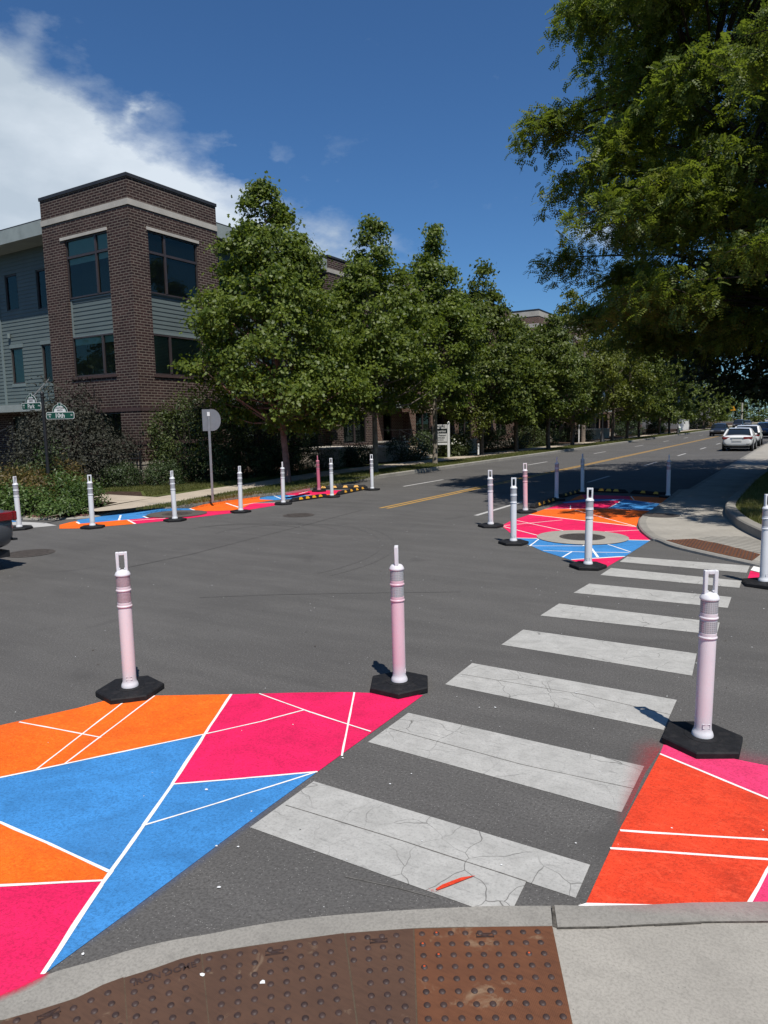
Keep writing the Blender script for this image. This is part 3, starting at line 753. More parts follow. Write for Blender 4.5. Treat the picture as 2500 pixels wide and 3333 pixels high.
# tactile plate across the street
tp = PC([(1080, 626), (1240, 618), (1400, 650), (1615, 706), (1568, 742), (1400, 706), (1200, 662)], .06)
tactile('rust red tactile plate in the far ramp beside the grooved concrete', tp, (tp[4][0] - tp[0][0], tp[4][1] - tp[0][1]), .064, MT['rust'], .07, .016, lambda p: 0, fine=False)

def ellipse(c, ax, ay, n=48): return [(c[0] + ax * math.cos(2 * PI * i / n), c[1] + ay * math.sin(2 * PI * i / n)) for i in range(n)]
def ring_mesh(o, a, b, z):
    n = len(a)
    for i in range(n): o.poly([(*a[i], z), (*a[(i + 1) % n], z), (*b[(i + 1) % n], z), (*b[i], z)])
MT['iron_cover'] = simple('weathered iron cover', (.060, .050, .043), .75, .35, 14, .4, bump=.4, bscale=90, coord='pos')
MT['dark_collar'] = concrete('dark stained collar', (.105, .092, .08), .4)
def drain(label, c, r, rr, cat='drain', name='storm_drain', collar='ramp'):
    t = thing(name, label, cat, (c[0], c[1], .012))
    o = M(); e0, e1 = ellipse((0, 0), r, r), ellipse((0, 0), rr, rr); ring_mesh(o, e0, e1, .005); o.build('concrete_collar', MT[collar], t)
    o = M(); e2 = ellipse((0, 0), rr * .84, rr * .84); ring_mesh(o, e1, e2, .008); o.flat(e2, .001)
    for k in range(-7, 8):
        x = k * rr * .11; hl = math.sqrt(max(0, (rr * .84) ** 2 - x * x))
        o.box(x - rr * .022, x + rr * .022, -hl, hl, .002, .009)
        o.box(-hl, hl, x - rr * .022, x + rr * .022, .0025, .0085)
    o.build('grate', MT['iron_cover'], t)
    o = M(); o.flat(ellipse((0, 0), rr * .83, rr * .83), .0018); o.build('shaft', MT['black_iron'], t)  # flat black disc, stands for the dark hollow under the grate
drain('round storm drain in a concrete collar amid pink and blue paint on the right', (-3.45 * 1.0, 12.52), .80, .40)
cL = PD([(985, 374)])[0]
drain('storm drain in a dark collar amid blue and pink paint at the far left kerb', cL, .72, .36, collar='dark_collar')
def cover(label, c, r):
    o = M(); e0, e1 = ellipse(c, r, r), ellipse(c, r * .87, r * .87)
    ring_mesh(o, e0, e1, .0065); o.flat(e1, .0045)
    for k in range(-5, 6):
        for j in range(-5, 6):
            x, y = c[0] + k * r * .15, c[1] + j * r * .15
            if math.hypot(x - c[0], y - c[1]) < r * .8: o.box(x - r * .045, x + r * .045, y - r * .045, y + r * .045, .004, .0072)
    tag(o.build('manhole_cover', MT['iron_cover']), label, 'manhole cover')
cover('round iron manhole cover in the asphalt before the left row of posts', gp(645 * 1.507, 1113 * 1.507), .37)
cover('dark iron manhole cover in the asphalt right behind the grey car', gp(98, 1801), .40)
o = M(); cc = PC([(1050, 483)], .06)[0]; o.slab(ellipse(cc, .38, .38), .03, .0585); tag(o.build('access_hatch', MT['iron_cover']), 'dark round access hatch in the pavement near the right kerb bend', 'access hatch')

# litter: paint chips and grit swept about
o = M()
for k in range(300):
    x, y = random.uniform(-11, 1.5), random.uniform(1.8, 14)
    if y < 3.2 and x > -.9: continue
    s = random.uniform(.0015, .0042) * (1 + y * .12); a = random.uniform(0, PI)
    pts = [(x + s * random.uniform(.6, 1.4) * math.cos(a + q * 1.35), y + s * random.uniform(.5, 1.3) * math.sin(a + q * 1.35)) for q in range(5)]
    o.flat(pts, .0073)
for px, py in ((1115, 2470), (1270, 2555), (672, 2573), (713, 2892), (775, 2760), (705, 2757), (270, 3110), (660, 3186), (1560, 2305), (1612, 2305), (1875, 2257), (854, 3210)):
    x, y = gp(px, py); s = random.uniform(.006, .014)
    o.flat([(x + s * random.uniform(.5, 1.2) * math.cos(q), y + s * random.uniform(.4, .9) * math.sin(q)) for q in (0, 1.1, 2.2, 3.3, 4.4, 5.4)], .0176 if py > 3150 else .0076)
o.build('litter_chips', MT['white_paint'], kind='stuff')
o = M()
for k in range(70):
    x, y = random.uniform(-9, 1.5), random.uniform(2.2, 13)
    s = random.uniform(.006, .02); a = random.uniform(0, PI); u = Vector((math.cos(a), math.sin(a))) * s; v = Vector((-u.y, u.x)) * .3
    o.flat([(x - u.x, y - u.y), (x + v.x, y + v.y), (x + u.x, y + u.y), (x - v.x, y - v.y)], .0074)
o.build('leaf_litter', simple('dead leaf bits', (.05, .035, .022), .9, .5, 30, coord='pos'), kind='stuff')
# ================================================================== delineator posts
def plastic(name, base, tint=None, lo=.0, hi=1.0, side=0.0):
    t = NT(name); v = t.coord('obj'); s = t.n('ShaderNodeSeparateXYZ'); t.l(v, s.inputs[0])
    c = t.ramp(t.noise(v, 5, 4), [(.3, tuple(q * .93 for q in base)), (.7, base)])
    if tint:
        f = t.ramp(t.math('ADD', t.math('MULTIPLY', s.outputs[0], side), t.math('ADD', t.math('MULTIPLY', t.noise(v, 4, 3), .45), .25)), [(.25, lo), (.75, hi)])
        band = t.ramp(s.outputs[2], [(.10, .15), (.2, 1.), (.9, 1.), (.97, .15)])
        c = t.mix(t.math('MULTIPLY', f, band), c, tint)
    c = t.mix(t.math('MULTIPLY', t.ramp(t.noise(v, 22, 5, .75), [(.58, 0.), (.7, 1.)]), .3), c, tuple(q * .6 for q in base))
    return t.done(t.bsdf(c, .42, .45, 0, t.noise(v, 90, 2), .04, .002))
WHITE = (.66, .66, .67)
MP = {'white': plastic('white post plastic', WHITE),
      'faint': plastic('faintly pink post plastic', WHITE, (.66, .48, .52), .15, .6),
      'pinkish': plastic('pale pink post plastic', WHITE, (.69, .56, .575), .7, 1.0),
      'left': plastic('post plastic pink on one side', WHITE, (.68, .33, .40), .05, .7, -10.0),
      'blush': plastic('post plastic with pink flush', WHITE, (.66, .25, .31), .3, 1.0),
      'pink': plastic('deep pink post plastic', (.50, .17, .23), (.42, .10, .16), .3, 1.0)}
def reflective():
    t = NT('reflective sheeting'); v = t.coord('obj'); s = t.n('ShaderNodeSeparateXYZ'); t.l(v, s.inputs[0])
    a = t.math('ARCTAN2', s.outputs[1], s.outputs[0])
    cb = t.n('ShaderNodeCombineXYZ'); t.l(t.math('MULTIPLY', a, .053), cb.inputs[0]); t.l(s.outputs[2], cb.inputs[1])
    ch = t.n('ShaderNodeTexVoronoi', feature='DISTANCE_TO_EDGE'); ch.inputs['Scale'].default_value = 75; ch.inputs['Randomness'].default_value = .15; t.l(cb.outputs[0], ch.inputs['Vector'])
    c = t.ramp(ch.outputs['Distance'], [(.0, (.60, .59, .60)), (.12, (.40, .395, .41)), (.4, (.33, .325, .34))])
    return t.done(t.bsdf(c, .3, .6, .25, ch.outputs['Distance'], .3, .001))
MT['reflective'] = reflective()
MT['reflective_pink'] = simple('pink dusted sheeting', (.40, .29, .31), .35, .15, 60, .6, metal=.15, bump=.2, bscale=150)
MT['reflective_rose'] = simple('rose sheeting', (.28, .12, .15), .4, .15, 60, .5, bump=.2, bscale=150)
def make_post(kind, refl):
    t = thing('delineator_post', 'post', 'delineator post')
    o = M(); hexa = [(.262 * math.cos(PI / 3 * k), .262 * math.sin(PI / 3 * k)) for k in range(6)]
    n = 6; b = 0
    prof = [(1.0, 0.0), (1.0, .034), (.965, .044), (.30, .052)]
    for sc_, z in prof: o.v += [(x * sc_, y * sc_, z) for x, y in hexa]
    for q in range(3):
        for k in range(6): o.face((q * 6 + k, q * 6 + (k + 1) % 6, (q + 1) * 6 + (k + 1) % 6, (q + 1) * 6 + k))
    o.face(range(18, 24)); o.face(range(5, -1, -1))
    o.lathe([(.112, .048), (.112, .053), (.106, .0535), (.10, .0525)], n=28)
    o.build('rubber_base', MT['rubber'], t, bevel=.006)
    o = M()
    r = .052
    P = [(.066, .050), (.066, .062), (.061, .078), (.0555, .088), (r + .001, .10), (r, .12), (r, .690), (r - .002, .703), (.0570, .708), (.0588, .713), (.0570, .718), (r + .0012, .722), (r + .0012, .742),
         (r - .0015, .744), (r - .0015, .824), (r - .001, .832), (.0570, .836), (.0588, .841), (.0570, .846), (r + .001, .850), (r + .001, .870), (r - .0015, .872), (r - .0015, .952),
         (.0565, .956), (.0590, .961), (.0590, .968), (.0555, .974), (.050, .986), (.040, .996), (.020, 1.002), (.002, 1.003)]
    o.lathe(P, n=32); o.build('post', MP[kind], t, smooth=40)
    for z in (.745, .873):
        o = M(); o.lathe([(r - .001, z), (r + .0006, z + .001), (r + .0006, z + .077), (r - .001, z + .078)], n=32); o.build('reflective_band', MT[refl], t, smooth=50)
    o = M()                                                   # the carrying loop
    w, dp = .043, .030
    rings = []
    for side in (-1, 1):
        o.slab([(side * (w - .023), -dp / 2), (side * w, -dp / 2), (side * w, dp / 2), (side * (w - .023), dp / 2)], .985, 1.145)
    o.box(-w + .0225, w - .0225, -dp / 2 + .0005, dp / 2 - .0005, 1.119, 1.1445)
    for side in (-1, 1): o.slab([(side * (w - .0202), -dp / 2 + .001), (side * (w - .029), -dp / 2 + .001), (side * (w - .029), dp / 2 - .001), (side * (w - .0202), dp / 2 - .001)], 1.005, 1.018)
    o.build('carrying_handle', MP[kind], t, bevel=.006, smooth=50)
    o = M()
    for a, b_, c_, d_ in ((-.024, .024, .142, .144), (-.024, .024, .117, .119), (-.024, -.022, .119, .142), (.022, .024, .119, .142)):
        for q in range(1):
            y0 = -math.sqrt(r * r - a * a) if abs(a) < r else 0
            o.slab([(a, -r - .0008), (b_, -r - .0008), (b_, -r * .82), (a, -r * .82)], c_, d_)
    o.build('moulded_label', MP[kind], t)
    return t
POSTS = [  # base pixel of the shaft in the survey, turn, paint, label
    ((281, 1482), 48, 'pinkish', 'reflective_pink', 'pale pink delineator post above the orange paint at lower left'),
    ((863, 1470), 118, 'left', 'reflective', 'white delineator post flushed pink on one side, at the tip of the near mural'),
    ((1517, 1588), 30, 'faint', 'reflective', 'tall looking pinkish white delineator post, nearest on the right beside the crosswalk'),
    ((1270, 1218), 17, 'white', 'reflective', 'white delineator post standing before the drain collar at the tip of the right mural'),
    ((1109, 1168), 22, 'white', 'reflective', 'white delineator post at the left edge of the blue paint in the right mural'),
    ((1060, 1132), 20, 'faint', 'reflective', 'faintly pink delineator post at the outermost left tip of the right mural'),
    ((1135, 1102), 24, 'blush', 'reflective_pink', 'pink flushed delineator post at the near end of the kerb bumpers on the right mural'),
    ((1202, 1076), 106, 'faint', 'reflective_pink', 'shaded delineator post between two kerb bumpers along the right mural, seen edge on'),
    ((1258, 1062), 92, 'white', 'reflective', 'shaded delineator post at the far left corner of the right mural'),
    ((1443, 1070), 99, 'faint', 'reflective_pink', 'shaded delineator post by the right kerb at the far end of the right mural'),
    ((1650, 1255), 45, 'white', 'reflective', 'white delineator post cut by the right edge, beside the small white and pink paint'),
    ((42, 1138), 112, 'white', 'reflective', 'white delineator post just right of the grey car, leftmost in the left row'),
    ((200, 1135), 68, 'white', 'reflective', 'white delineator post at the orange painted strip below the street name sign'),
    ((378, 1120), 105, 'white', 'reflective', 'white delineator post in front of the drain at the far left kerb'),
    ((520, 1102), 96, 'white', 'reflective', 'white delineator post on the orange and pink paint, right of the bare sign back'),
    ((612, 1085), 122, 'white', 'reflective', 'white delineator post at the near end of the left kerb bumpers, by the pinkish trunk'),
    ((689, 1058), 126, 'pink', 'reflective_rose', 'deep pink delineator post against the left kerb in tree shade'),
    ((717, 1070), 55, 'white', 'reflective', 'white delineator post between the two kerb bumpers on the left mural'),
    ((804, 1055), 44, 'white', 'reflective', 'white delineator post at the far end of the left mural, by the second tree')]
proto = {}
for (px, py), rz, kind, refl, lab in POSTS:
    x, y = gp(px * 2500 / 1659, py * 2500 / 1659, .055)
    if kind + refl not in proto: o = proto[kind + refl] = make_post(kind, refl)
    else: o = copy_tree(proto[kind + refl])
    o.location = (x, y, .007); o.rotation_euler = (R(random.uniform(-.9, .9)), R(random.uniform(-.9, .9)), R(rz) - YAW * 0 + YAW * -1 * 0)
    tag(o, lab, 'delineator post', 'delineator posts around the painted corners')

# ================================================================== rubber kerb bumpers
def bumper(a, b, lab, n=4):
    a = Vector(a); b = Vector(b); L = (b - a).length; an = math.atan2(b.y - a.y, b.x - a.x)
    t = thing('kerb_bumper', lab, 'kerb bumper', ((a.x + b.x) / 2, (a.y + b.y) / 2, .007), an, 'black rubber kerb bumpers')
    o = M(); h = L / 2
    pr = [(-.075, 0), (-.075, .03), (-.045, .100), (.045, .100), (.075, .03), (.075, 0)]
    st = [(-h, .35), (-h + .09, 1), (h - .09, 1), (h, .35)]
    for x, k in st: o.v += [(x, p[0], p[1] * k) for p in pr]
    for i in range(3):
        for j in range(6): o.face((i * 6 + j, (i + 1) * 6 + j, (i + 1) * 6 + (j + 1) % 6, i * 6 + (j + 1) % 6)[::-1])
    o.face(range(0, 6)); o.face(range(23, 17, -1))
    o.build('body', MT['rubber'], t, bevel=.008)
    for i in range(n):
        cx = -h + .2 + (L - .4) * (i + .5) / n
        for s in (-1, 1):
            o = M()
            d = Vector((0, s * .03, .07)).normalized(); nn = Vector((0, s * .07, .03)).normalized() * .003
            def Q(x, k): 
                y = s * (.075 - .03 * k); z = .03 + .07 * k
                return (x, y + nn.y, z + nn.z)
            w0, w1 = .085, .048
            f = [Q(cx - w0, .08), Q(cx + w0, .08), Q(cx + w1, 1.0), Q(cx - w1, 1.0)]
            o.poly(f if s < 0 else f[::-1])
            o.build('yellow_reflector', MT['reflector_yellow'], t)
    return t
pe = PE([(655, 610), (1040, 556), (1160, 535), (1470, 472), (880, 476), (1480, 458)])
bumper(pe[0], pe[1], 'black kerb bumper with yellow reflectors along the left mural, nearer of its pair')
bumper(pe[2], pe[3], 'black kerb bumper with yellow reflectors along the left mural, farther of its pair')
bumper(pe[4], pe[5], 'black kerb bumper running from the left kerb across the end of the left mural')
pc = PC([(318, 446), (450, 402), (470, 388), (600, 352), (655, 350), (860, 358), (885, 360), (1105, 377)])
bumper(pc[0], pc[1], 'shaded kerb bumper with four yellow marks along the right mural, nearer of the pair')
bumper(pc[2], pc[3], 'shaded kerb bumper with four yellow marks along the right mural, farther of the pair')
bumper(pc[4], pc[5], 'kerb bumper across the far end of the right mural, left half', 3)
bumper(pc[6], pc[7], 'kerb bumper across the far end of the right mural, touching the right kerb', 2)

# ================================================================== signs and street furniture
MT['sign_green'] = simple('green sign sheeting', (.006, .055, .035), .4, .08, 6, .4, bump=0)
MT['sign_white'] = simple('white sign sheeting', (.58, .58, .56), .45, .05, 6, .4, bump=0)
MT['sign_dark'] = simple('dark sign sheeting', (.012, .018, .017), .45, .1, 6, .4, bump=0)
MT['ink'] = simple('dark lettering', (.02, .022, .022), .6, .1, 6, bump=0)
zg = .13
# street name sign on the corner
sx, sy = gp(165, 1638, zg)
H1 = 2.98
t = thing('street_name_sign', 'black post with green street name blades reading Park and 10th under white arches', 'street sign', (sx, sy, zg))
o = M(); o.lathe([(.105, 0), (.105, .05), (.085, .08), (.085, .42), (.07, .47), (.055, .52), (.046, .6), (.043, H1 - .12), (.052, H1 - .11), (.052, H1 - .08), (.04, H1 - .07), (.055, H1 - .02), (.045, H1 + .03), (.01, H1 + .06)], n=16)
o.build('post', MT['black_iron'], t, smooth=40)
def blade(name, along, zc, words, left, right, topper, out):
    """blade in the vertical plane that holds direction 'along'; out = blade centre from the post"""
    a = Vector((math.cos(along), math.sin(along), 0)); b = bpy.data.objects.new(name, None)
    W, Hh = .78, .19
    def face_mesh(o, pts, y0, y1):
        n = len(pts); k = len(o.v)
        o.v += [(x, y0, z) for x, z in pts] + [(x, y1, z) for x, z in pts]
        o.face(range(k, k + n)); o.face(range(k + 2 * n - 1, k + n - 1, -1))
        for i in range(n): o.face((k + i, k + n + i, k + n + (i + 1) % n, k + (i + 1) % n))
    rect = lambda w, h, e=0: [(-w / 2, -h / 2 + e), (-w / 2 + e, -h / 2), (w / 2 - e, -h / 2), (w / 2, -h / 2 + e), (w / 2, h / 2 - e), (w / 2 - e, h / 2), (-w / 2 + e, h / 2), (-w / 2, h / 2 - e)]
    o = M(); face_mesh(o, rect(W, Hh, .03), -.004, .004); p = o.build(name, MT['sign_white'], t)
    p.location = a * out + Vector((0, 0, zc)); p.rotation_euler = (0, 0, along)
    for s in (-1, 1):
        o = M(); face_mesh(o, rect(W - .025, Hh - .025, .025), s * .0045, s * .0065)
        o.build('green_face', MT['sign_green'], p)
        rot = (PI / 2, 0, 0) if s < 0 else (PI / 2, 0, PI)
        text_mesh(words, .165, MT['sign_white'], p, 'lettering', (0.01 * s, s * .0072, -.005), rot, .0006, .0035, .92)
        text_mesh(left, .058, MT['sign_white'], p, 'block_number', (s * .305, s * .0072, .0), rot, .0006, .001)
        text_mesh(right, .06, MT['sign_white'], p, 'street_type', (-s * .315, s * .0072, .01), rot, .0006, .001)
    arch = [(.215 * math.cos(PI * k / 16), Hh / 2 + .0 + .215 * math.sin(PI * k / 16)) for k in range(17)]
    o = M(); face_mesh(o, arch, -.0035, .0035); ar = o.build('arch_topper', MT['sign_white'], p)
    o = M()
    for s in (-1, 1):
        for k in range(16):
            a0, a1 = PI * k / 16, PI * (k + 1) / 16
            face_mesh(o, [(r_ * math.cos(q), Hh / 2 + .004 + r_ * math.sin(q)) for r_, q in ((.165, a0), (.205, a0), (.205, a1), (.165, a1))], s * .0036, s * .005)
    o.build('green_arc', MT['sign_green'], ar)
    o = M(); face_mesh(o, [(-.042, Hh / 2 + .155), (.042, Hh / 2 + .155), (.058, Hh / 2 + .245), (-.058, Hh / 2 + .245)], -.0062, .0062); o.build('keystone_rim', MT['sign_white'], ar)
    o = M(); face_mesh(o, [(-.032, Hh / 2 + .163), (.032, Hh / 2 + .163), (.045, Hh / 2 + .236), (-.045, Hh / 2 + .236)], -.0072, .0072); o.build('keystone', MT['sign_green'], ar)
    for s in (-1, 1):
        rot = (PI / 2, 0, 0) if s < 0 else (PI / 2, 0, PI)
        text_mesh('CHATHAM', .062, MT['ink'], ar, 'district_name', (0, s * .0055, Hh / 2 + .105), rot, .0006, .0015, .9)
        text_mesh('ARCH', .062, MT['ink'], ar, 'district_name', (0, s * .0055, Hh / 2 + .045), rot, .0006, .0015, .9)
blade('park_blade', R(5) , H1 - .33, 'Park', '600\n E', 'Ave', 1, -.46)
blade('tenth_blade', R(28), H1 - .60, '10th', '1000\n  N', 'St', 1, .46)
# back of a sign with one rounded side
x, y = gp(693, 1632, zg); Hs = 2.46
t = thing('road_sign', 'bare aluminium back of a D shaped road sign on a slim steel post', 'road sign', (x, y, zg), -YAW + R(6))
o = M()
for a, b_ in ((-.03, -.024), (.024, .03)): o.box(a, b_, -.02, .012, 0, Hs - .14)
o.box(-.024, .024, -.0195, -.015, 0.001, Hs - .141); o.build('channel_post', MT['galv'], t)
o = M(); pts = [(-.17, Hs - .57), (.09, Hs - .57)] + [(.09 + .22 * math.cos(R(q)), Hs - .285 + .285 * math.sin(R(q))) for q in range(-90, 91, 10)] + [(-.17, Hs)]
n = len(pts); o.v += [(px, .013, pz) for px, pz in pts] + [(px, .017, pz) for px, pz in pts]
o.face(range(n)); o.face(range(2 * n - 1, n - 1, -1))
for i in range(n): o.face((i, n + i, n + (i + 1) % n, (i + 1) % n))
o.build('sign_plate', MT['sign_back'], t)
o = M(); o.box(-.035, .035, -.028, -.0205, Hs - .18, Hs - .07); o.build('clamp', MT['white_paint'], t)
# estate agent's board
x, y = gp(1461, 1488, zg)
t = thing('estate_board', 'white post and arm board reading PENDING over a dark strip and a name', 'sign', (x, y, zg), R(8))
o = M(); o.box(-.055, .055, -.055, .055, 0, 2.02); o.lathe([(.05, 2.0), (.05, 2.03), (.035, 2.06), (.005, 2.08)], n=10); o.build('post', MT['white_paint'], t)
o = M(); o.box(-.98, -.056, -.03, .03, .72, .84); o.build('lower_rail', MT['white_paint'], t)
o = M(); o.box(-.96, -.07, -.012, .012, .90, 1.90); o.build('panel', MT['sign_white'], t)
o = M(); o.box(-.955, -.075, -.0145, .0145, 1.38, 1.66); o.build('dark_strip', MT['sign_dark'], t)
for w, s_, z_, mt in (('PENDING', .16, 1.78, 'ink'), ('properties', .19, 1.51, 'sign_white'), ('Jobb Paterson', .145, 1.27, 'ink'), ('317.843.2623', .12, 1.13, 'ink'), ('propertieshomes', .07, 1.01, 'ink')):
    text_mesh(w, s_, MT[mt], t, 'lettering', (-.52, -.0165, z_), (PI / 2, 0, 0), .001, .003, .88)
# pole, white stake, lamp post, hydrant, signal
x, y = gp(1898, 1440, zg); t = thing('utility_pole', 'weathered wooden utility pole rising through the street trees', 'utility pole', (x, y, zg))
o = M(); o.tube([(0, 0, 0), (0, 0, 5), (.02, 0, 10.5)], [.20, .17, .13], 12); o.build('pole', simple('weathered pole wood', (.19, .155, .125), .9, .3, 5, .1, bump=.6, bscale=18, coord='pos'), t, smooth=60)
o = M(); o.bar((-1.1, 0, 9.9), (1.1, 0, 9.9), .1, .12); o.build('crossarm', MT['bark'], t)
x, y = gp(1884, 1440, zg); o = M((x, y, zg)); o.tube([(x, y, zg), (x, y, zg + 3.4)], .055, 10); tag(o.build('white_pipe', MT['white_paint'], smooth=60), 'slim white pipe standing beside the wooden utility pole', 'pipe')
def lamp_post(px, py, lab):
    x, y = gp(px, py, zg); t = thing('street_lamp', lab, 'street lamp', (x, y, zg), 0, 'old fashioned lamps along the left pavement')
    o = M(); o.lathe([(.24, 0), (.24, .10), (.19, .16), (.17, .55), (.10, .70), (.075, 1.0), (.055, 3.6), (.075, 3.64), (.05, 3.72)], n=14); o.build('column', MT['black_iron'], t, smooth=40)
    o = M(); o.lathe([(.07, 3.72), (.16, 3.85), (.20, 4.15), (.15, 4.4), (.10, 4.5)], n=14); o.build('lantern', simple('frosted lantern', (.45, .45, .42), .4, .05, 4, .5, bump=0), t, smooth=60)
    o = M(); o.lathe([(.17, 4.41), (.12, 4.55), (.03, 4.66), (.012, 4.8)], n=14); o.build('finial_cap', MT['black_iron'], t, smooth=40)
lamp_post(1960, 1440, 'black cast lamp post among the street trees by the utility pole')
lamp_post(2206, 1412, 'black cast lamp post at the far kerb before the hydrant')
x, y = gp(2212, 1404, zg); y -= 8; x = x * (y / (y + 8))
t = thing('fire_hydrant', 'small pale green fire hydrant on the far lawn', 'fire hydrant', (x, y, zg))
MT['hydrant'] = simple('pale green hydrant paint', (.28, .40, .33), .5, .1, 8, bump=0)
o = M(); o.lathe([(.17, 0), (.17, .05), (.12, .07), (.12, .55), (.15, .57), (.15, .62)], n=14); o.build('barrel', MT['hydrant'], t, smooth=40)
o = M(); o.lathe([(.14, .62), (.12, .72), (.06, .80), (.03, .88)], n=14); o.build('bonnet', MT['white_paint'], t, smooth=40)
o = M(); o.tube([(-.22, 0, .42), (.22, 0, .42)], .055, 10); o.tube([(0, -.2, .40), (0, 0, .40)], .07, 10); o.build('outlets', MT['hydrant'], t)
yy = 175; d = ray(2414, 1362); k = yy / d.y; xs = d.x * k
t = thing('traffic_signal', 'distant pale steel signal pole with a long mast arm over the road', 'traffic signal', (xs, yy, 0))
o = M(); o.tube([(0, 0, 0), (0, 0, 10.5)], [.24, .16], 10); o.build('pole', simple('pale steel', (.36, .34, .27), .5, .1, 4, .4, bump=0), t)
o = M(); o.tube([(0, 0, 8.2), (4, 0, 9.4), (9, 0, 10.6)], [.14, .1, .07], 8); o.tube([(0, 0, 9.9), (5, 0, 10.3), (9, 0, 10.7)], .05, 6); o.build('mast_arm', MT['galv'], t)
o = M(); o.box(2.0, 4.2, -.03, .03, 9.6, 10.25); o.build('name_panel', MT['sign_green'], t)
o = M(); o.box(-1.9, -.9, -.05, .05, 3.6, 4.7); t2 = tag(o.build('warning_sign', simple('amber sign', (.75, .33, .02), .5, .05, 5, bump=0)), 'small amber warning sign left of the distant signal pole', 'warning sign'); t2.location = (xs, yy - 4, 0)
o = M(); o.bar((-1.4, .06, 0), (-1.4, .06, 3.6), .08); o.build('post', MT['galv'], t2)
# overhead wires far down the street
for k, (z0, z1, lab) in enumerate(((11.5, 9.6, 'highest overhead wire crossing above the far street'), (9.2, 8.2, 'middle overhead wire crossing above the far street'), (8.1, 7.4, 'lowest overhead wire crossing above the far street'))):
    o = M(); o.tube([(-24 + 30 * q / 10, 120 + k * 6 + q, z0 + (z1 - z0) * q / 10 - .5 * math.sin(PI * q / 10)) for q in range(11)], .022, 5)
    tag(o.build('overhead_wire', MT['black_iron']), lab, 'wire', 'wires above the far street')

# ================================================================== cars
MT['tyre'] = simple('tyre rubber', (.016, .016, .017), .85, .3, 30, .2, bump=.2)
MT['alloy'] = simple('alloy wheel', (.36, .36, .37), .35, .1, 9, .5, metal=.6, bump=0)
MT['car_glass'] = None
t = NT('car glass'); MT['car_glass'] = t.done(t.bsdf((.010, .013, .015), .06, .6))
MT['black_trim'] = simple('black trim', (.014, .014, .015), .5, .2, 10, .4, bump=0)
MT['tail_red'] = simple('red lens', (.17, .004, .006), .18, .2, 9, .6, bump=.1, coat=.6)
MT['lamp_clear'] = simple('clear lamp lens', (.55, .56, .58), .15, .1, 9, .7, metal=.3, bump=0)
def car_paint(name, col, metal=.0):
    t = NT(name); v = t.coord('obj'); c = t.ramp(t.noise(v, 2, 3), [(.3, tuple(q * .93 for q in col)), (.7, col)])
    return t.done(t.bsdf(c, .38, .5, metal, coat=.7))
PW = car_paint('white car paint', (.68, .68, .66)); PG = car_paint('grey car paint', (.105, .112, .122), .35)
PD_ = car_paint('black car paint', (.012, .013, .017)); PB_ = car_paint('dark blue car paint', (.010, .016, .045)); PS_ = car_paint('grey green car paint', (.085, .09, .085))
